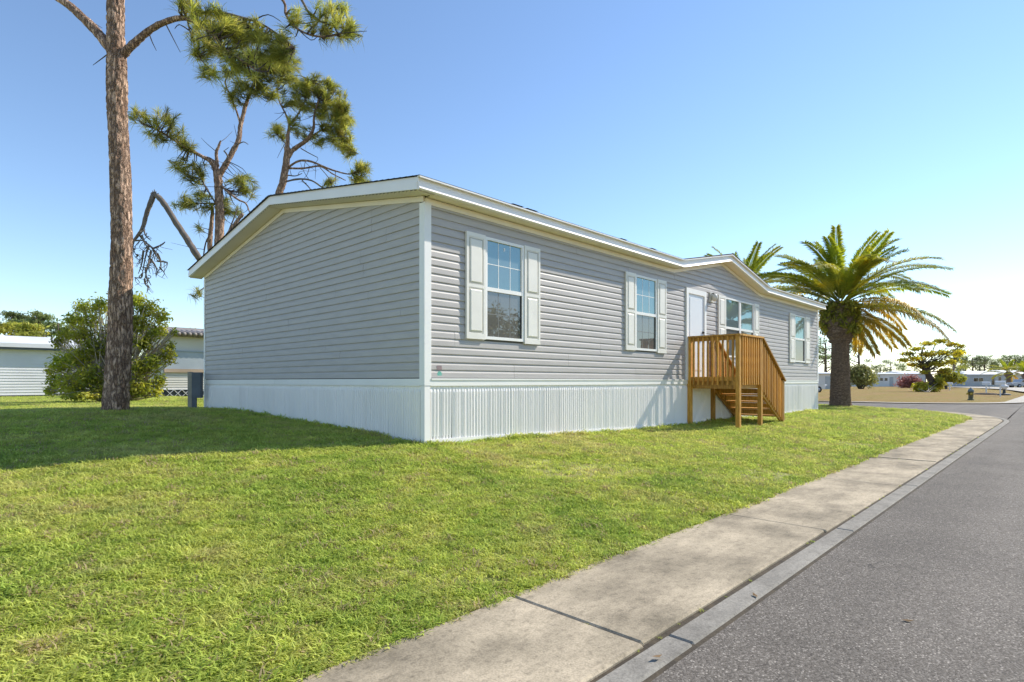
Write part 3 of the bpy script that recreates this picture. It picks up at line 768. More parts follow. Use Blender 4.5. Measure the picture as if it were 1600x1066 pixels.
for a, b, z0, z1 in ((0.73, 1.116, 1.99, 3.59), (2.004, 2.39, 1.97, 3.59), (5.03, 5.396, 1.99, 3.58), (6.284, 6.66, 1.97, 3.58), (9.34, 9.756, 1.97, 3.57), (11.664, 12.02, 1.97, 3.57), (14.63, 15.106, 1.97, 3.56), (16.144, 16.62, 1.97, 3.56)):
    shutter(a, b, z0, z1)
# door
df = MB(); df.box(7.62, 7.72, -0.05, 0.0, 1.38, 3.56); df.box(8.55, 8.65, -0.05, 0.0, 1.38, 3.56); df.box(7.72, 8.55, -0.05, 0.0, 3.44, 3.56)
door_frame = df.build('door_frame', 'white_vinyl', house)
dr = MB(); dr.box(7.72, 8.55, -0.022, 0.0, 1.40, 3.44); door = dr.build('door', 'door_white', house)
dg = MB(); dg.box(7.82, 8.45, -0.034, -0.0225, 1.62, 3.36); dg.build('door_panel', 'door_white', door)
hd = MB(); hd.cyl((0, 0), 0.03, 0, 0.05, 12); 
hm = hd.mesh('handle', 'dark_metal', True)
for z in (2.42, 2.55): link('door_handle', hm, door, (8.47, -0.022, z), (math.pi / 2, 0, 0))
hb = MB(); hb.box(8.37, 8.485, -0.088, -0.072, 2.405, 2.435); hb.build('door_handle', 'dark_metal', door)
# porch light beside the door
lb = MB(); lb.box(8.86, 9.04, -0.05, -0.019, 3.34, 3.58); lamp = lb.build('porch_light', 'lamp_white', house)
lg = MB(); lg.lathe((8.95, -0.12, 3.36), [(0.02, 0), (0.055, 0.02), (0.075, 0.08), (0.075, 0.13), (0.05, 0.17), (0.015, 0.19)], 14); lg.build('lamp_globe', 'lamp_white', lamp, True)
la = MB(); la.box(8.935, 8.965, -0.12, -0.0505, 3.54, 3.565); la.build('lamp_arm', 'dark_metal', lamp)
# two paper tags by the corner
tg = MB(); tg.box(0.195, 0.285, -0.0225, -0.0208, 1.515, 1.575); tg.build('paper_tag', 'red_tag', front_wall)
tg = MB(); tg.lathe((0, 0, 0), [(0.042, 0), (0.042, 0.002)], 18); link('paper_tag', tg.mesh('paper_tag', 'green_tag'), front_wall, (0.245, -0.0195, 1.452), (math.pi / 2, 0, 0))
ov = MB(); ov.box(13.1, 13.2, -0.06, -0.02, 0.36, 0.42); ov.build('drain_pipe', 'dark_metal', house)

# ------------------------------------------------------------------ wooden porch with stairs
porch = thing('wooden_porch', 'small pressure treated wooden porch with railings and side stairs at the front door', 'porch', (8.4, -0.65, 0.3))
PX0, PX1, PY0, PY1, PZ_ = 7.74, 9.00, -1.22, -0.07, 1.40
def wbox(name, parent, *b): mb = MB(); mb.box(*b); return mb.build(name, 'deck_wood', parent)
def wbeam(name, parent, a, b, w, h, up=(0, 0, 1)): mb = MB(); mb.beam(a, b, w, h, up); return mb.build(name, 'deck_wood', parent)
RT_ = 2.41
for x, y, zt in ((PX0, PY0, RT_ - 0.04), (PX1, PY0, RT_ - 0.04), (PX0, PY1, RT_ - 0.04), (PX1 - 0.03, PY1, RT_ - 0.04)):
    g = tz1(x, y); wbox('post', porch, x - 0.045, x + 0.045, y - 0.045, y + 0.045, g - 0.15, zt)
wbox('rim_joist', porch, PX0 - 0.06, PX1 + 0.045, PY0 + 0.046, PY0 + 0.084, 1.18, 1.362)
wbox('rim_joist', porch, PX0 + 0.046, PX0 + 0.084, PY0 + 0.085, PY1 - 0.046, 1.18, 1.362)
wbox('rim_joist', porch, PX1 - 0.084, PX1 - 0.046, PY0 + 0.085, PY1 - 0.046, 1.18, 1.362)
wbox('rim_joist', porch, PX0 + 0.085, PX1 - 0.085, PY1 - 0.045, PY1 - 0.007, 1.18, 1.362)
wbox('joist', porch, 8.33, 8.37, PY0 + 0.085, PY1 - 0.046, 1.18, 1.362)
y = PY0 - 0.02
while y < PY1 - 0.1:
    wbox('floor_board', porch, PX0 + 0.047, PX1 - 0.047, y + 0.07, min(y + 0.20, PY1 - 0.048), 1.364, 1.40); y += 0.137
# railings: top rail, bottom rail, balusters
bal = MB(); bal.box(-0.019, 0.019, -0.019, 0.019, 0, 1.03); bal_me = bal.mesh('baluster', 'deck_wood')
def baluster(x, y, z0, z1):
    link('baluster', bal_me, porch, (x, y, z0), None, (1, 1, (z1 - z0) / 1.03))
# left side (towards the gable end)
wbox('top_rail', porch, PX0 - 0.075, PX0 + 0.065, PY0 - 0.07, PY1 + 0.03, RT_ - 0.038, RT_)
wbox('rail', porch, PX0 - 0.019, PX0 + 0.019, PY0 + 0.046, PY1 - 0.046, RT_ - 0.13, RT_ - 0.04)
for k in range(9):
    yy = PY1 - 0.115 - k * (PY1 - PY0 - 0.22) / 8; baluster(PX0 - 0.039, yy, 1.27, RT_ - 0.045)
wbox('rail', porch, PX0 - 0.019, PX0 + 0.019, PY0 + 0.046, PY1 - 0.046, 1.366, 1.455)
# street side
wbox('top_rail', porch, PX0 + 0.066, PX1 + 0.06, PY0 - 0.075, PY0 + 0.065, RT_ - 0.038, RT_)
wbox('rail', porch, PX0 + 0.046, PX1 - 0.046, PY0 - 0.019, PY0 + 0.019, RT_ - 0.13, RT_ - 0.04)
wbox('rail', porch, PX0 + 0.046, PX1 - 0.046, PY0 - 0.019, PY0 + 0.019, 1.366, 1.455)
for k in range(9): baluster(PX0 + 0.12 + k * 0.1275, PY0 - 0.039, 1.27, RT_ - 0.045)
# house side return of the rail by the wall
# stairs down to +x
SX1 = 10.47; GZ = tz1(SX1, -0.65); rise = (1.40 - GZ) / 6; run = (SX1 - PX1 - 0.02) / 5.2
slope = (1.40 - GZ) / (SX1 - PX1)
for yy in (PY0 + 0.02, PY1 - 0.02):
    wbeam('stringer', porch, (PX1 + 0.03, yy, 1.22), (SX1 + 0.08, yy, GZ + 0.06), 0.038, 0.24)
    g = tz1(SX1, yy); zt = 1.36
    wbox('post', porch, SX1 - 0.045, SX1 + 0.045, yy - 0.065, yy + 0.025, g - 0.15, zt + 0.02)
    # sloping rails
    wbeam('top_rail', porch, (PX1 + 0.05, yy - 0.02, RT_ - 0.02), (SX1 + 0.10, yy - 0.02, zt + 0.0), 0.14, 0.036)
    wbeam('rail', porch, (PX1 + 0.045, yy - 0.001, RT_ - 0.11), (SX1 - 0.046, yy - 0.001, zt - 0.055), 0.036, 0.085)
    for k in range(12):
        x = PX1 + 0.14 + k * (SX1 - PX1 - 0.25) / 11; f = (x - PX1) / (SX1 - PX1)
        zt2 = RT_ - 0.065 + (zt - RT_) * f; zb = 1.22 - (1.22 - GZ - 0.06) * f - 0.05
        baluster(x, yy - 0.040 if yy < -0.6 else yy - 0.040, zb, zt2)
for k in range(5):
    z = 1.40 - rise * (k + 1); x = PX1 + 0.03 + run * k
    wbox('riser', porch, x - 0.022, x - 0.004, PY0 + 0.041, PY1 - 0.041, z + 0.012, z + rise - 0.05)
    wbox('tread', porch, x, x + 0.14, PY0 + 0.041, PY1 - 0.041, z - 0.036, z)
    wbox('tread', porch, x + 0.146, x + 0.285, PY0 + 0.041, PY1 - 0.041, z - 0.036, z)

# ------------------------------------------------------------------ electric pedestal behind the far corner
pd = P(305, 641, 13.9); gp = tz1(pd[0], pd[1])
ped = thing('utility_pedestal', 'grey metal utility pedestal on a concrete post beside the far gable corner', 'utility box', (pd[0], pd[1], gp))
rx = Matrix.Rotation(ANG - math.pi / 2, 4, 'Z')
def ped_part(name, mat, *b):
    mb = MB(); mb.box(*b); o = mb.build(name, mat); o.parent = ped; o.rotation_euler = (0, 0, ANG - math.pi / 2 + 0.25); WORG[o.name] = Vector(ped.location); return o
ped_part('post', 'concrete_post', -0.15, -0.06, -0.06, 0.05, -0.1, 0.93)
ped_part('cabinet', 'pipe_grey', -0.058, 0.15, -0.07, 0.09, 0.30, 0.92)
ped_part('cabinet_door', 'pipe_grey', -0.04, 0.13, -0.078, -0.0705, 0.34, 0.88)
ped_part('conduit', 'pipe_grey', -0.058, 0.03, -0.05, 0.04, -0.1, 0.298)

# ------------------------------------------------------------------ foliage helpers
def leaves(centres, radii, n, size, rs, shell=0.55, flat=0.0, droop=0.0):
    """leaf quads scattered through ellipsoids"""
    C = np.array(centres, float); Rr = np.array(radii, float); vol = Rr.prod(1) ** 0.67
    idx = rs.choice(len(C), n, p=vol / vol.sum())
    u = rs.normal(size=(n, 3)); u /= np.linalg.norm(u, axis=1, keepdims=True)
    r = shell + (1 - shell) * rs.rand(n) ** 0.7; r *= 1 + 0.26 * rs.normal(size=n)
    p = C[idx] + u * r[:, None] * Rr[idx]
    nrm = rs.normal(size=(n, 3)) + u * 0.6; nrm[:, 2] += 0.5
    nrm /= np.linalg.norm(nrm, axis=1, keepdims=True)
    t = np.cross(nrm, rs.normal(size=(n, 3))); t /= np.linalg.norm(t, axis=1, keepdims=True); t[:, 2] -= droop
    b = np.cross(nrm, t); b /= np.linalg.norm(b, axis=1, keepdims=True)
    s = size * (0.6 + 0.8 * rs.rand(n))[:, None]; w = s * 0.42
    V = np.stack([p - t * s * .5, p + b * w * .5, p + t * s * .5, p - b * w * .5], 1).reshape(-1, 3)
    bt = 0.7 + 0.65 * rs.rand(len(C)); tn = bt[idx] * (0.72 + 0.56 * rs.rand(n))
    return V, np.arange(4 * n).reshape(-1, 4), np.repeat(tn, 4)
def needle_mesh(name, tufts, axes, n, length, width, rs, mat, spread=0.82, droop=0.28):
    T = np.repeat(np.array(tufts), n, 0); A = np.repeat(np.array(axes), n, 0); N = len(T)
    d = rs.normal(size=(N, 3)) * spread * 0.62 + A; d /= np.linalg.norm(d, axis=1, keepdims=True)
    start = T - A * (rs.rand(N)[:, None] * length * 0.75)
    L = length * (0.7 + 0.5 * rs.rand(N))[:, None]
    side = np.cross(d, rs.normal(size=(N, 3))); side /= np.linalg.norm(side, axis=1, keepdims=True)
    mid = start + d * L * .55; end = start + d * L; end[:, 2] -= droop * L[:, 0]; mid[:, 2] -= droop * .25 * L[:, 0]
    V = np.stack([start - side * width * .3, start + side * width * .3, mid + side * width * .5, end, mid - side * width * .5], 1).reshape(-1, 3)
    k = np.arange(N)[:, None] * 5
    F = k + np.array([[0, 1, 2, 4]]); F2 = k + np.array([[4, 2, 3, 3]])
    tri = np.concatenate([k + np.array([[0, 1, 2]]), k + np.array([[0, 2, 4]]), k + np.array([[4, 2, 3]])])
    tn = np.repeat(np.clip(0.55 + 0.95 * rs.rand(len(tufts)), .5, 1.5), n) * (0.75 + 0.5 * rs.rand(N))
    return npmesh(name, V, tri, mat, tint=np.repeat(tn, 5))
def bark_tube(name, pts, rad, mat, parent, nseg=40, per=0.035, amp=0.02, seed=0):
    """trunk with plated bark relief"""
    L = sum(np.linalg.norm(np.array(pts[i + 1]) - np.array(pts[i])) for i in range(len(pts) - 1))
    path = smooth_path(pts, max(2, int(L / per / (len(pts) - 1)))); N = len(path)
    rr = np.interp(np.linspace(0, 1, N), np.linspace(0, 1, len(rad)), rad) * (0.79 if nseg > 30 else 0.68)
    V = np.zeros((N, nseg, 3)); z = 0
    for k in range(N):
        if k: z += np.linalg.norm(path[k] - path[k - 1])
        t = path[min(k + 1, N - 1)] - path[max(k - 1, 0)]; t /= np.linalg.norm(t)
        a = np.cross(t, [0.9, 0.3, 0.05]); a /= np.linalg.norm(a); b = np.cross(t, a)
        for i in range(nseg):
            th = 2 * math.pi * i / nseg; u = a * math.cos(th) + b * math.sin(th)
            q = Vector((math.cos(th) * rr[k] * 17 + seed, math.sin(th) * rr[k] * 17, z * 4.2))
            dist = mnoise.voronoi(q + mnoise.noise_vector(q * 0.9) * 0.9)[0]
            e = min(1.0, (dist[1] - dist[0]) * 3.2); lump = mnoise.noise(q * 0.25) * 0.11 + mnoise.noise(q * 0.09 + Vector((9, 2, 4))) * 0.10
            V[k, i] = path[k] + u * (rr[k] * (1 + lump) + amp * (e - 0.6))
    fs = [(k * nseg + i, k * nseg + (i + 1) % nseg, (k + 1) * nseg + (i + 1) % nseg, (k + 1) * nseg + i) for k in range(N - 1) for i in range(nseg)]
    me = npmesh(name, V.reshape(-1, 3), np.array(fs), mat, True)
    return link(name, me, parent)

def pine(label, base, trunk, limbs, blobs, dd, n_needles, nl, nw, seed, group=None, twig_r=0.012, name='pine_tree', zspread=1.0, spacing=1.0):
    """trunk / limbs: lists of (px, py, d, radius); blobs: (px, py, rx, ry, d, tufts)"""
    rs = np.random.RandomState(seed); rg = random.Random(seed)
    t = thing(name, label, 'tree', tuple(base), group)
    tp = [P(a, b, c) for a, b, c, r in trunk]; tp[0] = np.array(base) - np.array([0, 0, 0.15])
    bark_tube('trunk', tp, [r for *_, r in trunk], 'pine_bark', t, nseg=64 if dd < 14 else 20, per=0.03 if dd < 14 else 0.09, amp=0.022 if dd < 14 else 0.018, seed=seed)
    anchors = [(p, 0.02) for p in smooth_path(tp, 6)[-3:]]
    for lm in limbs:
        q = [P(a, b, c) for a, b, c, r in lm]; sp = smooth_path(q, 6)
        rr = np.interp(np.linspace(0, 1, len(sp)), np.linspace(0, 1, len(lm)), [r for *_, r in lm]) * (0.95 if dd < 14 else 0.8)
        mb = MB(); mb.tube(sp, list(rr), 10 if dd < 14 else 7, 0.12, rg); mb.build('limb', 'pine_bark' if lm[0][3] > 0.045 else 'dead_wood', t, True)
        anchors += [(p, r) for p, r in zip(sp[2:], rr[2:])]
    AP = np.array([a for a, r in anchors]); tufts = []; axes = []; tw = MB()
    for bx, by, rx, ry, bd, nt in blobs:
        c = P(bx, by, bd); sx = rx / FPX * bd; sz = ry / FPX * bd; sy = max(sx, sz) * 0.8 * zspread
        for q in range(nt):
            u = rs.normal(size=3); u /= np.linalg.norm(u); r = rs.rand() ** 0.45
            off = np.array([u[0] * sx, u[1] * sy, u[2] * sz]) * r
            w = RT * off[0] + FW * off[1]; p = c + np.array([w[0], w[1], off[2]])
            k = int(np.argmin(((AP - p) ** 2).sum(1) + rs.rand(len(AP)) * 0.05)); a = AP[k]
            v = p - a; ln = np.linalg.norm(v)
            ax = v / max(ln, 1e-3) * 0.6 + np.array([rs.normal() * .35, rs.normal() * .35, 0.45]) ; ax /= np.linalg.norm(ax)
            tufts.append(p); axes.append(ax)
            mid = (a + p) / 2 + np.array([0, 0, -0.10 * ln]) + rs.normal(size=3) * 0.13 * ln
            if q % 3 == 0 or ln < 1.0: tw.tube(smooth_path([a, mid, p], 3), [twig_r * (1.6 - 0.2 * z) for z in range(7)], 4)
    for q in range(24 if dd < 14 else 30):
        a = AP[rs.randint(len(AP))]; e = a + rs.normal(size=3) * (0.28 if dd < 14 else 0.42) + np.array([0, 0, -.06])
        tw.tube(smooth_path([a, (a + e) / 2 + rs.normal(size=3) * .06, e], 3), [twig_r * (1.1 - .12 * z) for z in range(7)], 4)
    crown = link('crown', needle_mesh('crown', tufts, axes, n_needles, nl, nw, rs, 'needle_green'), t)
    tw.build('twigs', 'twig', crown)['kind'] = 'stuff'
    return t

# ------------------------------------------------------------------ pines
b1 = np.array([-2.42, 6.1, tz1(-2.42, 6.1)]); D1 = depth(b1[0], b1[1])
r_ = lambda px, d: px / 2 / FPX * d
p1_trunk = [(181, 645, D1, r_(47, D1)), (183, 600, D1, r_(42, D1)), (186, 540, D1, r_(41, D1)), (188, 480, D1, r_(39, D1)), (190, 400, D1, r_(37, D1)), (190, 300, D1, r_(36, D1)), (187, 240, D1, r_(34, D1)), (184, 170, D1, r_(33, D1)), (182, 100, D1, r_(33, D1)), (181, 50, D1, r_(29, D1)), (181, 0, D1, r_(28, D1)), (184, -120, D1, r_(24, D1)), (178, -260, D1, r_(16, D1)), (186, -400, D1, r_(6, D1))]
p1_limbs = [[(182, 90, D1, .10), (165, 66, D1, .095), (140, 38, D1 + .1, .085), (112, 12, D1 + .2, .075), (78, -14, D1 + .3, .065), (30, -70, D1 + .3, .04)],
            [(190, 88, D1, .075), (212, 66, D1 - .05, .070), (236, 46, D1 - .1, .058), (262, 33, D1 - .2, .052), (292, 29, D1 - .3, .045), (325, 48, D1 - .4, .03), (352, 76, D1 - .4, .02), (400, 110, D1 - .2, .012)],
            [(292, 29, D1 - .3, .03), (330, 18, D1 - .2, .028), (375, 27, D1, .025), (405, 36, D1 + .1, .02), (432, 52, D1 + .2, .012), (460, 74, D1 + .2, .01)],
            [(183, -130, D1, .06), (260, -120, D1 - .1, .05), (360, -70, D1, .045), (438, -4, D1 + .1, .026), (447, 24, D1 + .1, .022), (466, 46, D1 + .1, .02), (496, 57, D1 + .1, .018), (530, 55, D1 + .1, .010)],
            [(360, -70, D1, .035), (440, -50, D1 + .2, .03), (468, -6, D1 + .3, .026), (488, 26, D1 + .3, .022), (520, 40, D1 + .3, .016), (552, 48, D1 + .3, .01)],
            [(292, 29, D1 - .3, .016), (300, 60, D1 - .4, .014), (312, 90, D1 - .5, .012), (328, 108, D1 - .5, .009)],
            [(181, -250, D1, .05), (120, -330, D1, .03), (60, -360, D1 + .3, .02)], [(181, -300, D1, .04), (250, -380, D1, .03), (320, -400, D1 - .4, .02)]]
p1_blobs = [(290, 8, 24, 12, D1 - .3, 8), (318, 30, 36, 24, D1 - .3, 24), (350, 52, 36, 26, D1 - .2, 28), (330, 78, 24, 20, D1 - .5, 10), (384, 52, 34, 24, D1, 24), (412, 76, 34, 28, D1, 27), (442, 66, 24, 20, D1 + .2, 12), (372, 98, 32, 22, D1 - .2, 15), (445, 92, 24, 16, D1 + .2, 10), (312, 62, 14, 26, D1 - .5, 8), (330, 112, 18, 10, D1 - .5, 7), (308, 82, 10, 12, D1 - .4, 4),
            (500, 22, 34, 22, D1 + .2, 14), (540, 42, 22, 20, D1 + .2, 14), (512, 52, 34, 8, D1 + .2, 9), (466, 28, 16, 16, D1 + .1, 6), (534, 8, 14, 10, D1 + .3, 5),
            (60, -90, 60, 40, D1 + .3, 40), (180, -330, 90, 60, D1, 60), (300, -380, 60, 30, D1 - .3, 24), (380, -90, 60, 26, D1, 26), (60, -370, 50, 30, D1 + .3, 20)]
pine('tall pine with thick plated trunk standing nearest, left of the grey house', b1, p1_trunk, p1_limbs, p1_blobs, D1, 62, 0.25, 0.0072, 41)

def gbase(px, d):
    q = P(px, 600, d); return np.array([q[0], q[1], tz1(q[0], q[1])])
D2 = 19.5
p2_trunk = [(338, 640, D2, .25), (340, 520, D2, .24), (341, 420, D2, .23), (343, 350, D2, .215), (342, 300, D2, .19), (340, 270, D2, .19)]
p2_limbs = [[(341, 275, D2, .15), (332, 254, D2, .13), (318, 246, D2 - .1, .075), (300, 236, D2 - .2, .065), (282, 226, D2 - .3, .055), (264, 214, D2 - .4, .04), (240, 200, D2 - .5, .02)],
            [(341, 275, D2, .15), (350, 262, D2, .12), (362, 240, D2 + .1, .105), (373, 218, D2 + .1, .10), (376, 196, D2 + .2, .09), (385, 162, D2 + .2, .075), (398, 128, D2 + .2, .05), (415, 92, D2 + .2, .03)],
            [(376, 196, D2 + .2, .05), (370, 175, D2 + .2, .04), (360, 150, D2 + .1, .035), (352, 128, D2, .035), (362, 112, D2, .03), (374, 100, D2, .02)],
            [(340, 260, D2, .07), (338, 240, D2, .065), (342, 228, D2, .05), (345, 220, D2, .03)], [(350, 262, D2, .04), (356, 246, D2 - .2, .035), (350, 236, D2 - .2, .03)], [(368, 228, D2, .03), (380, 222, D2 - .2, .02), (388, 226, D2 - .2, .012)],
            [(346, 290, D2, .05), (356, 300, D2 - .2, .045), (372, 312, D2 - .3, .04), (384, 318, D2 - .3, .035), (390, 332, D2 - .3, .02)],
            [(330, 420, D2 + .3, .11), (328, 385, D2 + .3, .10), (330, 355, D2 + .3, .09), (332, 330, D2 + .3, .07), (330, 318, D2 + .3, .04)],
            [(338, 320, D2, .04), (326, 300, D2, .035), (318, 286, D2, .03), (318, 272, D2, .02)], [(350, 380, D2 - .3, .03), (362, 350, D2 - .3, .03), (372, 325, D2 - .3, .02)], [(318, 400, D2 + .3, .03), (322, 378, D2 + .3, .03), (331, 362, D2 + .3, .025)],
            [(352, 372, D2 - .4, .07), (366, 352, D2 - .4, .075), (378, 336, D2 - .4, .07), (379, 340, D2 - .4, .01)],
            [(336, 318, D2, .035), (318, 318, D2, .03), (296, 318, D2 - .2, .02), (270, 320, D2 - .3, .01)], [(330, 440, D2, .03), (316, 452, D2 - .5, .02), (306, 460, D2 - .8, .01)]]
p2_blobs = [(226, 182, 22, 14, D2 - .5, 12), (258, 190, 22, 16, D2 - .5, 14), (240, 212, 18, 10, D2 - .5, 8), (276, 212, 18, 16, D2 - .3, 10), (296, 230, 14, 16, D2 - .3, 8), (288, 260, 20, 14, D2 - .2, 12), (314, 266, 18, 16, D2, 10), (305, 282, 18, 8, D2, 6),
            (300, 318, 36, 8, D2 - .2, 20), (318, 304, 16, 8, D2, 6), (378, 294, 22, 20, D2 + .2, 22), (362, 330, 12, 12, D2 + .3, 6), (352, 320, 12, 14, D2 + .3, 6), (316, 354, 6, 6, D2, 2), (310, 460, 8, 6, D2 - .8, 3),
            (372, 142, 20, 14, D2, 12), (392, 118, 26, 24, D2, 26), (420, 108, 30, 26, D2, 34), (448, 100, 26, 28, D2 + .3, 28), (410, 140, 24, 12, D2, 12), (386, 86, 24, 16, D2, 14), (356, 108, 12, 8, D2, 4), (368, 158, 8, 6, D2, 3), (424, 150, 14, 10, D2, 5)]
pine('forked pine with a snapped hanging limb behind the left roof slope', gbase(338, D2), p2_trunk, p2_limbs, p2_blobs, D2, 55, 0.34, 0.0125, 77, twig_r=0.012)
# the snapped dead limb hanging beside it
p2 = bpy.data.objects['pine_tree.001']
def dead(mbs, pts, r0, r1, n=8):
    sp = smooth_path([P(a, b, d) for a, b, d in pts], 5)
    mbs.tube(sp, list(np.linspace(r0, r1, len(sp))), n, 0.1, random.Random(3))
dl = MB(); Dd = D2 - 1.2
dead(dl, [(336, 436, Dd + .9), (310, 402, Dd), (295, 378, Dd), (279, 354, Dd), (264, 330, Dd), (253, 314, Dd), (245, 306, Dd)], .105, .08)
dead(dl, [(241, 303, Dd + .1), (237, 313, Dd), (229, 334, Dd), (223, 356, Dd), (217, 366, Dd), (209, 376, Dd)], .085, .04)
rg = random.Random(8)
for st, en in (((224, 354), (236, 376)), ((217, 366), (240, 388)), ((209, 376), (226, 378)), ((226, 378), (246, 396)), ((209, 376), (212, 398)), ((222, 368), (236, 392)), ((232, 384), (222, 430)), ((236, 392), (226, 436)), ((224, 392), (216, 428)), ((238, 388), (252, 410)), ((246, 396), (250, 418)), ((232, 400), (246, 420)), ((228, 418), (236, 446)), ((222, 428), (210, 434)), ((246, 408), (262, 410)), ((240, 388), (258, 378)), ((236, 405), (244, 432)), ((226, 436), (232, 450)), ((250, 418), (256, 424)), ((214, 398), (211, 402))):
    m = ((st[0] + en[0]) / 2 + rg.uniform(-5, 5), (st[1] + en[1]) / 2 + rg.uniform(-3, 3)); o = rg.uniform(-.3, .3)
    dead(dl, [(*st, Dd), (*m, Dd + o), (*en, Dd + o)], .034, .010, 5)
    for q in range(3):
        a = rg.random(); sx, sy = st[0] + (en[0] - st[0]) * a, st[1] + (en[1] - st[1]) * a
        dead(dl, [(sx, sy, Dd + o * a), (sx + rg.uniform(-8, 8), sy + rg.uniform(2, 11), Dd + o + rg.uniform(-.2, .2)), (sx + rg.uniform(-12, 12), sy + rg.uniform(8, 20), Dd + o)], .014, .006, 4)
for ex, ey in ((238, 298), (244, 299), (248, 302), (235, 302), (241, 296)):
    dead(dl, [(243, 308, Dd), ((243 + ex) / 2, (306 + ey) / 2, Dd), (ex, ey, Dd)], .04, .008, 5)
dl.build('broken_limb', 'dead_wood', p2, True)

D3 = 22.0
p3_trunk = [(428, 640, D3, .22), (430, 450, D3, .21), (434, 320, D3, .20), (442, 285, D3, .19), (448, 250, D3, .175), (449, 230, D3, .15)]
p3_limbs = [[(449, 234, D3, .11), (450, 212, D3, .09), (452, 195, D3, .06), (446, 178, D3, .04), (437, 160, D3, .035), (432, 142, D3, .02)],
            [(448, 250, D3, .12), (456, 236, D3, .115), (470, 226, D3, .10), (482, 216, D3, .085), (490, 200, D3, .07), (491, 180, D3, .05), (498, 155, D3, .03)],
            [(482, 216, D3, .05), (500, 205, D3 + .3, .04), (520, 195, D3 + .5, .03), (538, 180, D3 + .5, .02)], [(452, 195, D3, .05), (466, 178, D3, .04), (480, 150, D3, .03), (486, 125, D3, .02)],
            [(450, 262, D3, .05), (466, 252, D3 - .2, .05), (484, 252, D3 - .3, .048), (500, 258, D3 - .4, .045), (520, 266, D3 - .5, .04), (544, 272, D3 - .5, .03), (556, 268, D3 - .5, .02)],
            [(451, 263, D3, .05), (475, 263, D3 + .2, .045), (500, 260, D3 + .2, .04), (520, 272, D3 + .2, .03), (540, 282, D3 + .2, .02)],
            [(446, 284, D3, .045), (466, 280, D3 - .2, .045), (486, 282, D3 - .3, .04), (502, 292, D3 - .3, .035), (510, 298, D3 - .3, .02)], [(472, 282, D3 - .2, .03), (482, 292, D3 - .2, .028), (488, 300, D3 - .2, .02)], [(450, 274, D3, .03), (462, 275, D3, .025), (472, 271, D3, .015)],
            [(470, 232, D3, .025), (484, 240, D3, .022), (496, 246, D3, .015)], [(448, 226, D3, .03), (440, 218, D3, .025), (434, 210, D3, .015)], [(520, 195, D3 + .5, .02), (540, 215, D3 + .5, .018), (552, 235, D3 + .5, .012)], [(500, 262, D3 - .4, .02), (512, 276, D3 - .4, .018), (518, 286, D3 - .4, .012)]]
p3_blobs = [(433, 205, 15, 12, D3, 16), (470, 140, 28, 20, D3, 26), (498, 140, 26, 22, D3, 32), (520, 158, 22, 24, D3 + .3, 34), (534, 186, 20, 28, D3 + .4, 42), (512, 190, 24, 20, D3 + .2, 26), (486, 166, 24, 16, D3, 18), (538, 218, 16, 22, D3 + .4, 26), (508, 220, 24, 10, D3 + .2, 14), (548, 238, 12, 12, D3 + .4, 10), (478, 208, 18, 12, D3, 8), (462, 190, 14, 18, D3, 8), (458, 160, 18, 14, D3, 10), (450, 128, 22, 14, D3, 14),
            (562, 262, 14, 12, D3 - .5, 16), (562, 280, 15, 12, D3 - .4, 16), (516, 286, 11, 9, D3 - .3, 8), (518, 130, 12, 10, D3, 8)]
pine('leaning pine with a dense rounded crown behind the roof ridge', gbase(428, D3), p3_trunk, p3_limbs, p3_blobs, D3, 58, 0.34, 0.013, 99, twig_r=0.012)

# ------------------------------------------------------------------ broadleaf shrubs and trees
def leafy(name, label, cat, base, blobs, n, size, mat, seed, stems=5, stem_mat='grey_twig', stem_r=0.05, group=None, shell=0.5, trunk=None, droop=0.0):
    """blobs: (px, py, rx, ry, d) in photo terms"""
    rs = np.random.RandomState(seed); rg = random.Random(seed)
    t = thing(name, label, cat, tuple(base), group); cs, rr = [], []
    for bx, by, rx, ry, bd in blobs:
        cs.append(P(bx, by, bd)); rr.append((rx / FPX * bd, rx / FPX * bd * .9, ry / FPX * bd))
    V, F, TN = leaves(cs, rr, n, size, rs, shell, droop=droop)
    crown = link('crown', npmesh('crown', V, F, mat, tint=TN), t)
    st = MB(); B = Vector(base)
    if trunk: 
        sp = smooth_path([np.array(base) - np.array([0, 0, .1])] + [P(a, b, c) for a, b, c, r in trunk[1:]], 5)
        st.tube(sp, list(np.interp(np.linspace(0, 1, len(sp)), np.linspace(0, 1, len(trunk)), [r for *_, r in trunk])), 9, 0.08, rg); B = Vector(sp[-1])
        src = sp[len(sp) // 2:]
    else: src = [np.array(base)]
    for c, r in zip(cs, rr):
        for q in range(stems):
            s0 = np.array(rg.choice(src)) + (np.array([rg.uniform(-.3, .3), rg.uniform(-.3, .3), 0]) if not trunk else 0)
            e = c + np.array([rg.uniform(-1, 1) * r[0], rg.uniform(-1, 1) * r[1], rg.uniform(-.8, .9) * r[2]]) * .8
            m = (s0 + e) / 2 + np.array([rg.uniform(-.2, .2), rg.uniform(-.2, .2), rg.uniform(0, .25)])
            st.tube(smooth_path([s0, m, e], 4), list(np.linspace(stem_r, stem_r * .2, 9)), 5)
    st.build('trunk' if trunk else 'stems', stem_mat, t, True)
    return t
DB = 20.5
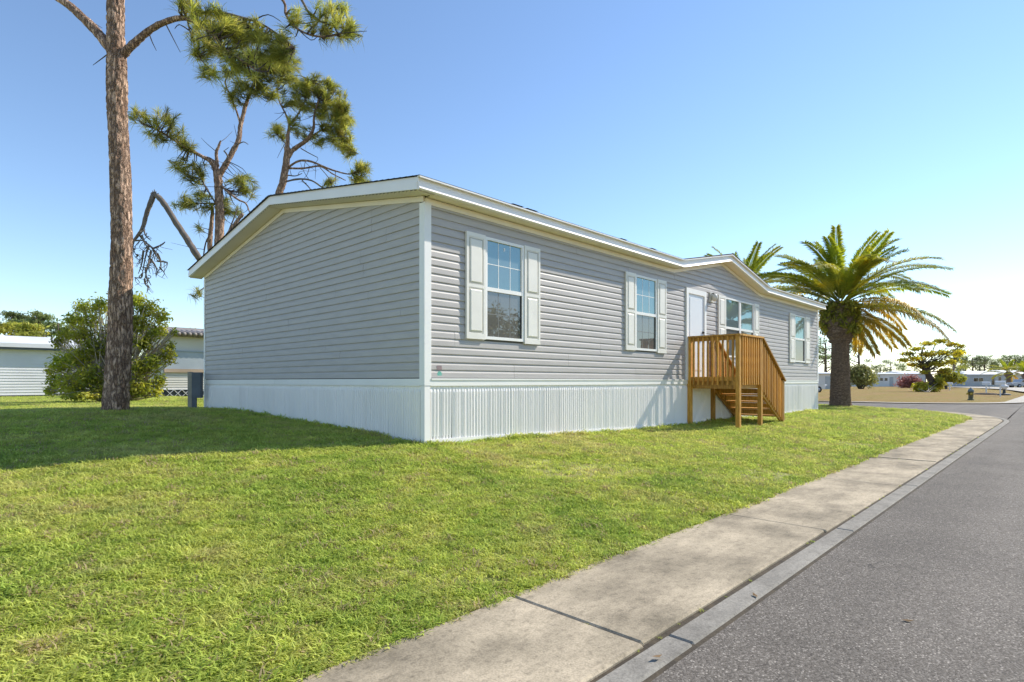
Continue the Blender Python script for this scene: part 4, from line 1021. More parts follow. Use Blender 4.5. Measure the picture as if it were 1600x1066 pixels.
leafy('large_shrub', 'big yellow green leafy shrub growing behind the nearest pine trunk', 'shrub', gbase(180, DB) ,
      [(128, 480, 14, 11, DB), (114, 500, 14, 12, DB), (140, 500, 20, 16, DB), (104, 524, 16, 11, DB), (132, 525, 20, 16, DB - .3), (156, 478, 16, 14, DB), (150, 545, 22, 18, DB - .6), (95, 568, 16, 18, DB - .3), (118, 562, 20, 18, DB - .6), (84, 596, 12, 14, DB - .3), (108, 600, 20, 18, DB - .8), (140, 588, 22, 20, DB - .9), (160, 610, 18, 14, DB - .9), (140, 620, 13, 7, DB - 1.4), (212, 470, 16, 14, DB), (232, 482, 18, 16, DB), (252, 495, 14, 14, DB), (216, 505, 20, 16, DB - .2), (246, 518, 16, 12, DB), (224, 535, 16, 14, DB - .4), (262, 555, 14, 16, DB - .2), (240, 565, 14, 14, DB - .4), (218, 575, 16, 16, DB - .6), (248, 595, 12, 14, DB - .3), (228, 606, 14, 16, DB - .6), (208, 606, 16, 14, DB - .7), (190, 530, 30, 30, DB + .5), (185, 460, 14, 10, DB), (245, 612, 8, 12, DB - .4), (266, 540, 8, 8, DB), (80, 612, 10, 10, DB - .4), (78, 580, 8, 10, DB), (120, 618, 18, 9, DB - 1), (92, 535, 10, 10, DB), (272, 520, 6, 8, DB)],
      15000, 0.125, 'bush_leaf', 5, stems=16, stem_r=0.03, shell=0.3)
# shrubs and trees on the far side of the cross street
def gz(px, py, z=0.1): return PZ(px, py, z)
c = gz(1455, 612); dC = depth(c[0], c[1])
leafy('cassia_tree', 'yellow green spreading tree with a leaning dark trunk on the dry lot', 'tree', c,
      [(1418, 553, 12, 4, dC), (1432, 545, 13, 4, dC), (1450, 537, 14, 4, dC), (1470, 533, 13, 4, dC + 1), (1488, 538, 11, 4, dC + 1), (1497, 552, 11, 5, dC + 1), (1412, 563, 11, 3, dC), (1430, 560, 13, 4, dC - 1), (1452, 553, 15, 5, dC), (1475, 551, 13, 5, dC), (1440, 572, 12, 4, dC), (1462, 568, 14, 5, dC), (1484, 566, 12, 5, dC), (1476, 580, 11, 5, dC), (1425, 570, 9, 3, dC), (1502, 541, 8, 3, dC), (1444, 582, 8, 3, dC - 1)],
      5200, 0.30, 'cassia_leaf', 15, stems=4, stem_mat='twig', stem_r=0.07, shell=0.05, trunk=[(1455, 612, dC, .48), (1455, 596, dC, .42), (1448, 582, dC, .30), (1440, 570, dC, .2)])
leafy('agave_clump', 'bushy yellow green plants around the foot of the leaning tree', 'plant', gz(1447, 613),
      [(1440, 605, 12, 7, dC - .5), (1466, 600, 8, 10, dC - .4), (1452, 609, 12, 4, dC - .8)], 1500, 0.5, 'cassia_leaf', 16, stems=2, stem_r=.04, shell=.3)
c = gz(1345, 608); dG = depth(c[0], c[1])
leafy('round_shrub', 'rounded olive green shrub right of the palm trunk', 'shrub', c,
      [(1342, 588, 20, 14, dG), (1330, 584, 12, 10, dG), (1356, 592, 14, 12, dG), (1345, 578, 14, 8, dG)], 5000, 0.42, 'olive_leaf', 17, stems=4, stem_mat='twig', stem_r=.09, shell=.4)
c = gz(1422, 607); dR = depth(c[0], c[1])
leafy('red_shrub', 'reddish pink shrub in front of the low white house', 'shrub', c, [(1422, 596, 15, 9, dR), (1412, 600, 10, 6, dR), (1432, 600, 10, 6, dR)], 3000, 0.42, 'red_leaf', 18, stems=4, stem_r=.05, shell=.4)
c = gz(1478, 608); dS = depth(c[0], c[1])
leafy('crape_tree', 'small rusty leaved tree beside the pale driveway', 'tree', c, [(1476, 585, 11, 9, dS), (1488, 590, 10, 9, dS), (1470, 592, 8, 6, dS), (1500, 592, 9, 7, dS + 2)], 2600, 0.45, 'frond_mid', 19, stems=3, stem_mat='twig', stem_r=.10, shell=.4, trunk=[(1478, 608, dS, .22), (1478, 597, dS, .18), (1479, 588, dS, .12)])
c = gz(1538, 604); dS = depth(c[0], c[1])
leafy('small_bush', 'small yellow topped bush before the far right house', 'shrub', c, [(1537, 596, 8, 6, dS), (1539, 591, 6, 4, dS)], 900, 0.4, 'olive_leaf', 20, stems=2, stem_r=.06, shell=.4)
c = gz(1283, 604); dS = depth(c[0], c[1])
leafy('carport_bush', 'dark green bush beside the white carport', 'shrub', c, [(1283, 598, 6, 6, dS)], 700, 0.35, 'olive_leaf', 21, stems=2, stem_r=.05, shell=.4)
# tree across the road, seen only as a reflection in the nearest window
rt = thing('roadside_tree', 'broad tree across the road mirrored in the nearest window', 'tree', (16.5, -16.0, 0.05))
_rs = np.random.RandomState(22); _rg = random.Random(22)
_cs = [np.array([16.5 + _rg.uniform(-3.2, 3.2), -16.0 + _rg.uniform(-3, 3), _rg.uniform(2.6, 5.4)]) for _ in range(16)]
V, F, TN = leaves(_cs, [(1.1, 1.1, .6)] * 16, 5000, .2, _rs, .2); link('crown', npmesh('crown', V, F, 'olive_leaf', tint=TN), rt)
_mb = MB(); _mb.tube([(16.5, -16, -.1), (16.6, -16.1, 1.2), (16.5, -16, 2.2)], [.22, .17, .14], 9)
for _c in _cs: _mb.tube(smooth_path([(16.5, -16, 1.8), (np.array([16.5, -16, 2.4]) + _c) / 2, _c], 3), list(np.linspace(.1, .03, 7)), 5)
_mb.build('trunk', 'twig', rt, True)

def far_pine(name, label, base, h, cw, seed, mat='far_leaf', group=None, bare=0.5, tr=0.16):
    rs = np.random.RandomState(seed); rg = random.Random(seed)
    t = thing(name, label, 'tree', tuple(base), group); B = np.array(base)
    lean = rg.uniform(-.06, .06) * h
    top = B + np.array([lean, lean * .5, h * .93]); sp = smooth_path([B - np.array([0, 0, .2]), B + np.array([lean * .2, 0, h * .4]), top], 6)
    mb = MB(); mb.tube(sp, list(np.linspace(tr * 1.3, tr * .35, len(sp))), 8, .06, rg)
    cs, rr = [], []
    for q in range(rg.randint(9, 13)):
        f = bare + (1 - bare) * (q / 11) ** .8 if q < 11 else rg.uniform(bare, 1)
        a = rg.uniform(0, 6.28); rad = cw * rg.uniform(.35, 1) * (1.15 - .75 * max(0, f - bare) / (1 - bare))
        c_ = B + np.array([math.cos(a) * rad, math.sin(a) * rad, h * min(f, .97) + rg.uniform(-.2, .3)])
        cs.append(c_); w = cw * rg.uniform(.28, .5); rr.append((w, w, w * rg.uniform(.35, .6)))
        k = min(len(sp) - 1, int(f * .9 * len(sp))); s0 = sp[k]
        mb.tube(smooth_path([s0, (s0 + c_) / 2 + np.array([0, 0, -.15]), c_], 3), list(np.linspace(tr * .45, .03, 7)), 5)
    mb.build('trunk', 'far_bark', t, True)
    V, F, TN = leaves(cs, rr, 1900, 0.32, rs, .2)
    link('crown', npmesh('crown', V, F, mat, tint=TN), t)
    return t
def copy_tree(o, loc, rz, sc, label=None, group=None):
    r = o.copy(); COL.objects.link(r); r.location = loc; r.rotation_euler = (0, 0, rz); r.scale = (sc, sc, sc); WORG[r.name] = Vector(loc)
    if label: r['label'] = label
    if group: r['group'] = group
    for ch in list(o.children):
        c_ = ch.copy(); COL.objects.link(c_); c_.parent = r; WORG[c_.name] = Vector(loc)
        for g_ in list(ch.children):
            d_ = g_.copy(); COL.objects.link(d_); d_.parent = c_
    return r
# left background pines
def onz(px, d, z=0.3):
    q = P(px, 600, d); return (q[0], q[1], z)
hh = lambda py, d, z=0.3: EYE + (HOR - py) / FPX * d - z
far_pine('background_pine', 'umbrella topped far pine with slim bare trunk above the white left building', onz(62, 60), hh(490, 60), 1.9, 201, bare=.80)
far_pine('background_pine', 'leftmost yellow green far pine above the white left building', onz(12, 52), hh(503, 52), 2.3, 202, 'far_leaf_yellow', bare=.68)
far_pine('background_pine', 'broad domed far pine between the umbrella pine and the left edge', onz(30, 64), hh(489, 64), 2.2, 203, bare=.74)
far_pine('background_pine', 'low yellow green far pine directly left of the umbrella pine trunk', onz(46, 50), hh(508, 50), 1.7, 204, 'far_leaf_yellow', bare=.68)
far_pine('background_pine', 'far pine partly hidden by the big leafy shrub', onz(92, 58), hh(497, 58), 2.2, 205, bare=.6)
far_pine('background_pine', 'pale far pine top over the barrel edged roof', onz(304, 70), hh(511, 70), 2.4, 206, 'far_leaf_yellow', bare=.55)
# right background pines
far_pine('background_pine', 'tall thin far pine right of the big palm trunk', onz(1342, 115, .1), hh(527, 115, .1), 3.4, 211, bare=.45, tr=.28)
far_pine('background_pine', 'far pine between the house corner and the big palm trunk', onz(1290, 105, .1), hh(530, 105, .1), 4.2, 212, bare=.4, tr=.28)
far_pine('background_pine', 'far pine rising directly beside the far house corner', onz(1277, 112, .1), hh(529, 112, .1), 3.6, 213, bare=.45, tr=.25)
far_pine('background_pine', 'dome shaped far pine above the low white house', onz(1392, 190, .1), hh(563, 190, .1), 4.6, 214, bare=.45, tr=.3)
far_pine('background_pine', 'far pine with orange trunk beside the yellow green tree', onz(1490, 130, .1), hh(545, 130, .1), 3.0, 215, 'far_leaf_yellow', bare=.5, tr=.3)
base_row = [far_pine('treeline_pine', 'pine in the far tree line behind the right hand houses', onz(1520, 190, .1), hh(556, 190, .1), 4.5, 220 + k, bare=.35, tr=.3, group='far tree line pines') for k in range(2)]
base_row[1].location = onz(1585, 185, .1)
rg = random.Random(77)
for k, px in enumerate((1368, 1376, 1410, 1428, 1446, 1500, 1508, 1530, 1538, 1548, 1556, 1566, 1576, 1594, 1604, 1614, 1628, 1330, 1352, 1318)):
    d = rg.uniform(185, 240); hpx = rg.uniform(552, 564) if px > 1490 else rg.uniform(565, 575)
    if px < 1370: hpx = rg.uniform(568, 574)
    src = base_row[k % 2]; hs = hh(556, 190, .1)
    # copies share meshes whose vertices are in place: move them by shifting the parent and scaling about the base
    r = copy_tree(src, onz(px, d, .1), rg.uniform(0, 6.28), hh(hpx, d, .1) / hs)

# ------------------------------------------------------------------ date palms
def frond_mesh(name, L, elev, droop, mat, seed, nl=74, leaf=0.52, sag=0.25):
    rg = random.Random(seed); rs = np.random.RandomState(seed)
    n = 22; pts = [np.zeros(3)]; a = elev
    for k in range(n):
        a2 = a - droop * ((k + 1) / n) ** 1.5
        pts.append(pts[-1] + np.array([math.cos(a2), 0, math.sin(a2)]) * L / n)
    pts = np.array(pts); V = []; F = []
    def tri(*p):
        k = len(V); V.extend(p); F.append((k, k + 1, k + 2))
    # rachis
    for k in range(n):
        w0, w1 = 0.035 * (1 - k / n) + .006, 0.035 * (1 - (k + 1) / n) + .006
        p, q = pts[k], pts[k + 1]; u = np.array([0, 0, 1.])
        for s1, s2 in (((0, 1, 0), (0, 0, 1)), ((0, 0, 1), (0, -1, 0)), ((0, -1, 0), (0, 0, -1)), ((0, 0, -1), (0, 1, 0))):
            s1, s2 = np.array(s1, float), np.array(s2, float)
            tri(p + s1 * w0, q + s1 * w1, p + s2 * w0); tri(q + s1 * w1, q + s2 * w1, p + s2 * w0)
    for i in range(nl):
        f = 0.13 + 0.87 * i / nl; k = min(n - 1, int(f * n)); fr = f * n - k
        p = pts[k] * (1 - fr) + pts[k + 1] * fr; t = pts[k + 1] - pts[k]; t /= np.linalg.norm(t)
        nrm = np.cross(t, [0, 1, 0]); nrm = nrm if nrm[2] > 0 else -nrm
        ln = leaf * (0.55 + 0.45 * math.sin(math.pi * min(1, f * 1.02) ** .8)) * rg.uniform(.85, 1.12)
        for sg in (-1, 1):
            for lay in (0, 1):
                fwd = rg.uniform(.55, .85); up = (0.42 if lay else 0.10) + rg.uniform(-.12, .12)
                d = t * fwd + np.array([0, sg, 0]) * .78 + nrm * up; d /= np.linalg.norm(d)
                e = p + d * ln; e[2] -= sag * ln * rg.uniform(.5, 1.3); m = p + d * ln * .5
                s = np.cross(d, nrm); s /= np.linalg.norm(s); w = .027
                tri(p, m + s * w, m - s * w); tri(m - s * w, m + s * w, e)
    V = np.array(V); f_ = np.clip(np.linalg.norm(V, axis=1) / L, 0, 1)
    tn = (0.8 + 0.4 * rs.rand(len(V) // 3)).repeat(3) * (0.85 + 0.35 * np.sin(f_ * 3.0))
    return npmesh(name, V, np.array(F), mat, tint=tn)
FR = dict(top=[frond_mesh('frond', 3.3, 1.15, .55, 'frond_young', 1), frond_mesh('frond', 3.5, 1.0, .75, 'frond_young', 2)],
          mid=[frond_mesh('frond', 4.1, .75, 1.0, 'frond_mid', 3), frond_mesh('frond', 4.3, .55, 1.0, 'frond_young', 4), frond_mesh('frond', 4.2, .65, 1.15, 'frond_mid', 5)],
          low=[frond_mesh('frond', 4.5, .28, 1.05, 'frond_old', 6, sag=.5), frond_mesh('frond', 4.6, .18, .9, 'frond_mid', 7, sag=.5), frond_mesh('frond', 4.3, .05, 1.0, 'frond_old', 8, sag=.6)],
          hang=[frond_mesh('frond', 3.6, -.2, 1.1, 'frond_old', 9, sag=.7)])
def palm(label, loc, zc, sc, seed, n=(18, 26, 18, 3), fern=True, group=None):
    rg = random.Random(seed); rs = np.random.RandomState(seed)
    t = thing('palm_tree', label, 'palm tree', tuple(loc), group); B = np.array(loc)
    # trunk: diamond scars, swollen boss of old leaf bases under the crown
    H = zc - loc[2]; nk = 110; ns = 44; V = np.zeros((nk, ns, 3))
    pr_z = [0, .04, .12, .45, .60, .64, .70, .80, .90, 1.0]; pr_r = [.50, .46, .42, .37, .36, .39, .55, .70, .66, .42]
    for k in range(nk):
        f = k / (nk - 1); z = f * H; r = np.interp(f, pr_z, pr_r) * sc
        for i in range(ns):
            th = 2 * math.pi * i / ns
            bulge = f > .62
            s_ = abs(math.sin(th * 7 + z * 9)) * abs(math.sin(th * 7 - z * 9)); q = .03 * s_ + .015 * mnoise.noise(Vector((th * 3, z * 6, seed)))
            if bulge: q = .10 * abs(math.sin(th * 6 + z * 7)) * abs(math.sin(th * 6 - z * 7)) + .05 * mnoise.noise(Vector((th * 5, z * 7, seed)))
            V[k, i] = B + np.array([math.cos(th) * (r + q * sc), math.sin(th) * (r + q * sc), z - .1])
    fs = [(k * ns + i, k * ns + (i + 1) % ns, (k + 1) * ns + (i + 1) % ns, (k + 1) * ns + i) for k in range(nk - 1) for i in range(ns)]
    tk = link('trunk', npmesh('trunk', V.reshape(-1, 3), np.array(fs), 'palm_bark', True), t)
    if fern:
        ct = [(loc[0] + .62 * sc * math.cos(a), loc[1] + .62 * sc * math.sin(a), zc - H * rg.uniform(.06, .30)) for a in [rg.uniform(0, 6.28) for _ in range(90)]]
        V, F, TN = leaves(ct, [(.26 * sc, .26 * sc, .30 * sc)] * len(ct), 8500, .19 * sc, rs, .2, droop=.5)
        link('fern_skirt', npmesh('fern_skirt', V, F, 'fern_leaf', tint=TN), t)
    for kind, cnt in zip(('top', 'mid', 'low', 'hang'), n):
        off = rg.uniform(0, 6)
        for q in range(cnt):
            a = off + q * 2.39996 + rg.uniform(-.15, .15) if kind != 'hang' else -0.8 + rg.uniform(-.5, .9); me = FR[kind][q % len(FR[kind])]
            if kind == 'low' and abs((a - math.atan2(CAMXY[1] - loc[1], CAMXY[0] - loc[0]) + math.pi) % (2 * math.pi) - math.pi) < .85: continue
            zz = {'top': .15, 'mid': -.05, 'low': -.35, 'hang': -.6}[kind] + rg.uniform(-.12, .12)
            rr = {'top': .12, 'mid': .25, 'low': .40, 'hang': .5}[kind] * sc
            tilt = rg.uniform(-.16, .16)
            o = link('frond', me, t, (loc[0] + rr * math.cos(a), loc[1] + rr * math.sin(a), zc + zz * sc), (rg.uniform(-.5, .5), tilt, a), (sc * rg.uniform(.88, 1.05),) * 3)
    return t
pb = PZ(1313, 636, .17)
palm('stout date palm with arching golden fronds past the far end of the house', (pb[0], pb[1], .15), 5.12, .97, 31)
q = P(1160, 600, 31.5); palm('palm behind the dormer roof with only its upper fronds showing', (q[0], q[1], .15), 6.35, .85, 33, n=(10, 12, 10, 3))
palm('palm across the road mirrored in the windows beside the porch', (43.0, -14.2, .03), 6.6, 1.0, 35, n=(10, 16, 12, 3))
q = P(1576, 600, 118); palm('small far palm in front of the right hand white house', (q[0], q[1], .15), 3.4, .95, 37, n=(6, 10, 8, 2), fern=False)
q = P(1603, 600, 112); palm('far palm at the right edge beside the parked truck', (q[0], q[1], .15), 3.0, .9, 38, n=(6, 10, 8, 2), fern=False)

# ------------------------------------------------------------------ background homes
def home(name, label, x0, x1, y0, y1, z0, ze, roofh, wall, roofm, wins=(), door=None, face='y', ov=0.3, fascia='far_white'):
    t = thing(name, label, 'house', ((x0 + x1) / 2, (y0 + y1) / 2, z0))
    mb = MB(); mb.box(x0, x1, y0, y1, z0 - .3, ze); w = mb.build('wall', wall, t)
    ym = (y0 + y1) / 2; xm = (x0 + x1) / 2; r = MB()
    if face == 'y': r.prism([(y0 - ov, ze + .004), (y1 + ov, ze + .004), (y1 + ov, ze + .12), (ym, ze + roofh), (y0 - ov, ze + .12)], 'x', x0 - ov, x1 + ov)
    else: r.prism([(x0 - ov, ze + .004), (x1 + ov, ze + .004), (x1 + ov, ze + .12), (xm, ze + roofh), (x0 - ov, ze + .12)], 'y', y0 - ov, y1 + ov)
    r.build('roof', roofm, t)
    for a, b, zz0, zz1 in wins:
        f = MB(); g = MB()
        if face == 'y':
            f.box(a - .06, b + .06, y0 - .04, y0 - .002, zz0 - .06, zz1 + .06); g.box(a, b, y0 - .06, y0 - .041, zz0, zz1)
        else:
            f.box(x0 - .04, x0 - .002, a - .06, b + .06, zz0 - .06, zz1 + .06); g.box(x0 - .06, x0 - .041, a, b, zz0, zz1)
        wo = f.build('window', fascia, t); g.build('pane', 'car_glass', wo)
    if door:
        a, b, zz0, zz1 = door; f = MB()
        if face == 'y': f.box(a, b, y0 - .05, y0 - .002, zz0, zz1)
        else: f.box(x0 - .05, x0 - .002, a, b, zz0, zz1)
        f.build('door', 'far_panel', t)
    return t, w
# white sided home on the far left
lh, lw = home('white_home', 'long white sided home with white roof edge at the far left', -26, 2.6, 33.6, 39, .48, 3.02, .9, 'far_white', 'far_roof')
for k in range(16):
    mb = MB(); z = .62 + k * .15; mb.add([(-26, 33.599, z + .15), (2.6, 33.599, z + .15), (2.6, 33.57, z), (-26, 33.57, z), (-26, 33.599, z), (2.6, 33.599, z)], [(3, 2, 1, 0), (4, 5, 2, 3)]); mb.build('siding_board', 'far_white', lw)
mb = MB(); mb.box(-26.4, 3.0, 33.22, 33.28, 3.03, 3.14); mb.build('roof_edge', 'pipe_grey', lh)
mb = MB(); mb.box(-26.4, 3.0, 33.15, 33.29, 3.141, 3.36); mb.build('fascia', 'far_white', lh)
mb = MB(); mb.box(-26, 2.6, 33.56, 33.6, .2, .60); mb.build('skirt', 'far_dark', lh)
# cream home with a raised porch and barrel roof edge behind the shrub
ch, cw_ = home('cream_home', 'cream sided home with barrel tile edge and lattice base behind the shrub', 3.6, 22, 26, 29, .55, 3.62, .6, 'far_cream', 'roof_barrel')
x = 3.4; bm_ = MB(); bm_.tube([(0, -.5, 0), (0, .9, .22)], [.10, .10], 10); tile_me = bm_.mesh('roof_tile', 'roof_barrel', True)
while x < 12: link('roof_tile', tile_me, ch, (x, 25.95, 3.74)); x += .25
mb = MB(); mb.box(3.65, 21.9, 25.92, 25.99, 1.98, 2.86); mb.build('porch_panel', 'far_panel', ch)
mb = MB(); mb.box(3.62, 21.95, 25.88, 25.985, 1.80, 1.975); mb.build('porch_sill', 'far_tan', ch)
mb = MB(); mb.box(3.62, 21.95, 25.87, 25.985, 2.865, 2.92); mb.build('porch_rail', 'far_panel', ch)
for k in range(7):
    mb = MB(); z = .95 + k * .12; mb.add([(3.6, 25.998, z + .12), (12, 25.998, z + .12), (12, 25.965, z), (3.6, 25.965, z)], [(3, 2, 1, 0)]); mb.build('siding_board', 'far_cream', cw_)
mb = MB(); mb.box(3.55, 12, 25.93, 25.96, .3, .93); mb.build('crawl_space', 'far_dark', ch)
la_ = MB(); h_ = .36
for k in range(28):
    xx = 3.7 + k * .36
    la_.beam((xx, 25.915, .56), (xx + .34, 25.915, .92), .02, .035, (0, 1, 0)); la_.beam((xx + .34, 25.90, .56), (xx, 25.90, .92), .02, .035, (0, 1, 0))
la_.box(3.6, 13.6, 25.895, 25.93, .925, .965); la_.build('lattice', 'far_white', ch)

# homes beyond the dry lot (they stand facing the camera, parallel to the cross street)
def at_d(px, d): q = P(px, 600, d); return q[0], q[1]
def far_home(label, pxa, pxb, d, ze, roofh, wins, door=None, name='far_home', depthy=9.0, wall='far_white', roofm='far_roof'):
    (xa, ya), (xb, yb) = at_d(pxa, d), at_d(pxb, d)
    L = math.hypot(xb - xa, yb - ya); t, w = home(name, label, 0, L, 0, depthy, 0.05, ze, roofh, wall, roofm, wins, door)
    off = Vector(t.location); ang = math.atan2(yb - ya, xb - xa)
    # turn the finished home about its front left corner
    rot = Matrix.Rotation(ang, 4, 'Z'); t.location = Vector((xa, ya, 0)) + rot @ off; t.rotation_euler = (0, 0, ang)
    return t
far_home('low white house with small square windows behind the dry lot', 1364, 1412, 128, 2.9, .45, [(1.6, 2.2, 1.5, 2.1), (2.6, 3.2, 1.5, 2.1)], (3.7, 4.5, .2, 2.3))
far_home('pale house with shallow grey roof behind the reddish shrub', 1413, 1446, 133, 3.0, .8, [(1, 2, 1.2, 2.0)], None, roofm='far_roof')
far_home('white house with dark ribbon windows at the far right', 1512, 1570, 124, 2.75, .9, [(1.3, 2.2, 1.35, 2.05), (2.35, 3.3, 1.35, 2.05), (5.2, 5.7, .6, 2.3), (6.6, 7.2, .6, 2.3)], (5.85, 6.5, .1, 2.3), wall='far_panel')
far_home('grey roofed house at the far right edge', 1574, 1640, 140, 2.9, 1.2, [(3, 4, 1.2, 2.1)], None, wall='far_cream')
far_home('white carport seen between the house corner and the palm trunk', 1268, 1302, 88, 2.45, .5, [], (2.1, 3.2, .2, 2.1))

# pale driveway curving through the far lot
dv = MB(); c1 = [(1464, 603.4), (1490, 605.0), (1530, 606.6), (1570, 608.6), (1600, 612.5), (1640, 616)]; c2 = [(1464, 602.5), (1490, 603.1), (1530, 603.6), (1570, 604.2), (1600, 605.2), (1640, 607)]
vs = []
for a, b in zip(smooth_path([(*p, 0) for p in c1], 5), smooth_path([(*p, 0) for p in c2], 5)):
    for qq in (a, b):
        w = PZ(qq[0], qq[1], .2); vs.append((w[0], w[1], .21))
dv.add(vs, [(2 * i, 2 * i + 2, 2 * i + 3, 2 * i + 1) for i in range(len(vs) // 2 - 1)]); struct(dv.build('driveway', 'pale_concrete'))
# pale sidewalk rim on the far corner
rim = MB(); vs = []
for a in np.linspace(0, math.pi / 2, 18):
    for r in (6.9, 5.9): vs.append((42.6 - (r + .1) * math.cos(a), 2.2 - r * math.sin(a), .075))
for x in (60, 260):
    vs += [(x, -4.7, .075), (x, -3.7, .075)]
rim.add(vs, [(2 * i, 2 * i + 2, 2 * i + 3, 2 * i + 1) for i in range(len(vs) // 2 - 1)])
k = len(rim.v); rim.add([(35.6, 2.2, .075), (36.6, 2.2, .075), (36.6, 120, .075), (35.6, 120, .075)], [(0, 1, 2, 3)])
struct(rim.build('far_sidewalk', 'pale_concrete'))

# ------------------------------------------------------------------ small street furniture
hp = PZ(1517, 624.5, .12); hyd = thing('fire_hydrant', 'short olive fire hydrant at the edge of the dry lot', 'fire hydrant', (hp[0], hp[1], .1))
def lathe_part(name, mat, c, prof, par, n=16):
    mb = MB(); mb.lathe(c, prof, n); return mb.build(name, mat, par, True)
lathe_part('barrel', 'hydrant_body', (hp[0], hp[1], .1), [(.19, -.1), (.19, .04), (.14, .06), (.14, .50), (.18, .51), (.18, .56)], hyd)
lathe_part('bonnet', 'hydrant_cap', (hp[0], hp[1], .1), [(.17, .561), (.16, .66), (.11, .74), (.04, .78), (.04, .84)], hyd)
for a in (0.2, 1.8, 3.34):
    mb = MB(); c0 = Vector((hp[0], hp[1], .52)); dd_ = Vector((math.cos(a), math.sin(a), 0)); mb.tube([c0 + dd_ * .13, c0 + dd_ * .24], [.07, .07], 10); mb.build('nozzle', 'hydrant_yellow', hyd, True)
def mailbox(label, px, py, h, sc=1.0):
    b = PZ(px, py, .15); t = thing('mailbox', label, 'mailbox', (b[0], b[1], .12))
    x, y = b[0], b[1]
    mb = MB(); mb.box(x - .05, x + .05, y - .05, y + .05, .0, h); mb.build('post', 'far_white', t)
    mb = MB(); w = .12 * sc; prof = [(-w, h), (w, h), (w, h + .16 * sc)] + [(w * math.cos(a), h + .16 * sc + w * math.sin(a)) for a in np.linspace(.3, 2.84, 7)] + [(-w, h + .16 * sc)]
    mb.prism([(x + p, q_) for p, q_ in prof], 'y', y - .28 * sc, y + .28 * sc); mb.build('box', 'far_white', t)
    mb = MB(); mb.beam((x, y - .3, h - .3), (x, y + .05, h - .05), .05, .05, (1, 0, 0)); mb.build('brace', 'far_white', t)
    return t
mailbox('white mailbox on a post over a dark mulch bed', 1541, 615.5, 1.0, 1.1)
m2 = mailbox('tall white mailbox stand right of the mulch bed', 1563, 618, 1.05, 1.2)
mailbox('small white mailbox left of the pale driveway', 1484, 610, .9, 1.1)
mm = PZ(1540, 616, .14); mb = MB(); mb.lathe((mm[0], mm[1], .1), [(1.0, 0), (.8, .12), (.4, .16), (.05, .17)], 14); tag(mb.build('mulch_bed', 'mulch'), 'dark round mulch bed under the white mailbox', 'flower bed')
# ornament beside the tall mailbox
o_ = PZ(1569, 616.5, .15); wz = thing('lawn_ornament', 'white lawn ornament with dark base beside the tall mailbox', 'ornament', (o_[0], o_[1], .12))
mb = MB(); mb.lathe((o_[0], o_[1], .1), [(.5, 0), (.45, .1), (.12, .16), (.1, .5)], 12); mb.build('base', 'far_dark', wz)
mb = MB(); mb.lathe((o_[0], o_[1], .1), [(.1, .501), (.3, .7), (.32, .85), (.1, .95)], 12); mb.build('bowl', 'far_white', wz, True)

def car(label, px, d, ang, paint, kind='truck'):
    q = P(px, 600, d); t = thing('parked_car', label, 'car', (0, 0, 0))
    prof = [(-2.5, .45), (2.4, .45), (2.5, .75), (2.4, 1.0), (1.3, 1.08), (.75, 1.62), (-.75, 1.66), (-1.0, 1.12), (-2.5, 1.1)] if kind == 'truck' else [(-2.3, .42), (2.2, .42), (2.3, .7), (2.1, .92), (1.1, 1.0), (.45, 1.48), (-1.2, 1.5), (-1.9, 1.05), (-2.3, 1.0)]
    mb = MB(); mb.prism(prof, 'y', -.88, .88); b = mb.build('body', paint, t)
    for sg in (-1, 1):
        w = MB(); y = sg * .885
        w.add([(1.1, y, 1.1), (.7, y, 1.5), (-.7, y, 1.52), (-.85, y, 1.12)], [(0, 1, 2, 3) if sg < 0 else (3, 2, 1, 0)]); w.build('side_window', 'car_glass', t)
    wh = MB(); wh.cyl((0, 0), .36, -.12, .12, 20); wm = wh.mesh('wheel', 'rubber', True)
    hb = MB(); hb.cyl((0, 0), .20, -.125, .125, 14); hbm = hb.mesh('rim', 'car_silver', True)
    for x in (-1.5, 1.5):
        for y in (-.80, .80):
            w = link('wheel', wm, t, (x, y, .36), (math.pi / 2, 0, 0)); link('rim', hbm, w, (x, y, .36))
    for y in (-.6, .6):
        l_ = MB(); l_.box(2.44, 2.515, y - .16, y + .16, .76, .92); l_.build('headlight', 'far_white', t)
    t.location = (q[0], q[1], .12); t.rotation_euler = (0, 0, ang)
    return t
car('silver pickup truck parked by the far right house', 1599, 108, ANG - math.pi / 2 + math.pi, 'car_silver')
car('white car mostly hidden behind the far corner of the grey house', 1250, 62, ANG - math.pi / 2, 'car_white', 'sedan')

# ------------------------------------------------------------------ grass
def clump_mesh(seed, nb, h, spread):
    rg = random.Random(seed); V = []; F = []
    for b in range(nb):
        a = rg.uniform(0, 6.28); r = spread * rg.random() ** .6; x, y = r * math.cos(a), r * math.sin(a)
        hd = rg.uniform(0, 6.28); hh_ = h * rg.uniform(.45, 1.1); ln = hh_ * rg.uniform(.7, 2.3); w = rg.uniform(.0026, .0046)
        dx, dy = math.cos(hd), math.sin(hd); sx, sy = -dy * w, dx * w; k = len(V)
        V += [(x - sx, y - sy, -.01), (x + sx, y + sy, -.01), (x + dx * ln * .35 + sx, y + dy * ln * .35 + sy, hh_ * .65), (x + dx * ln * .35 - sx, y + dy * ln * .35 - sy, hh_ * .65), (x + dx * ln, y + dy * ln, hh_ * rg.uniform(.75, 1.05))]
        F += [(k, k + 1, k + 2), (k, k + 2, k + 3), (k + 3, k + 2, k + 4)]
    return npmesh('grass_clump', np.array(V), np.array(F), 'grass_blade')
gcol = bpy.data.collections.new('grass_clumps')
for k in range(6):
    o = bpy.data.objects.new('grass_clump', clump_mesh(500 + k, 16, (.028, .034, .040, .030, .050, .024)[k], .055)); gcol.objects.link(o)
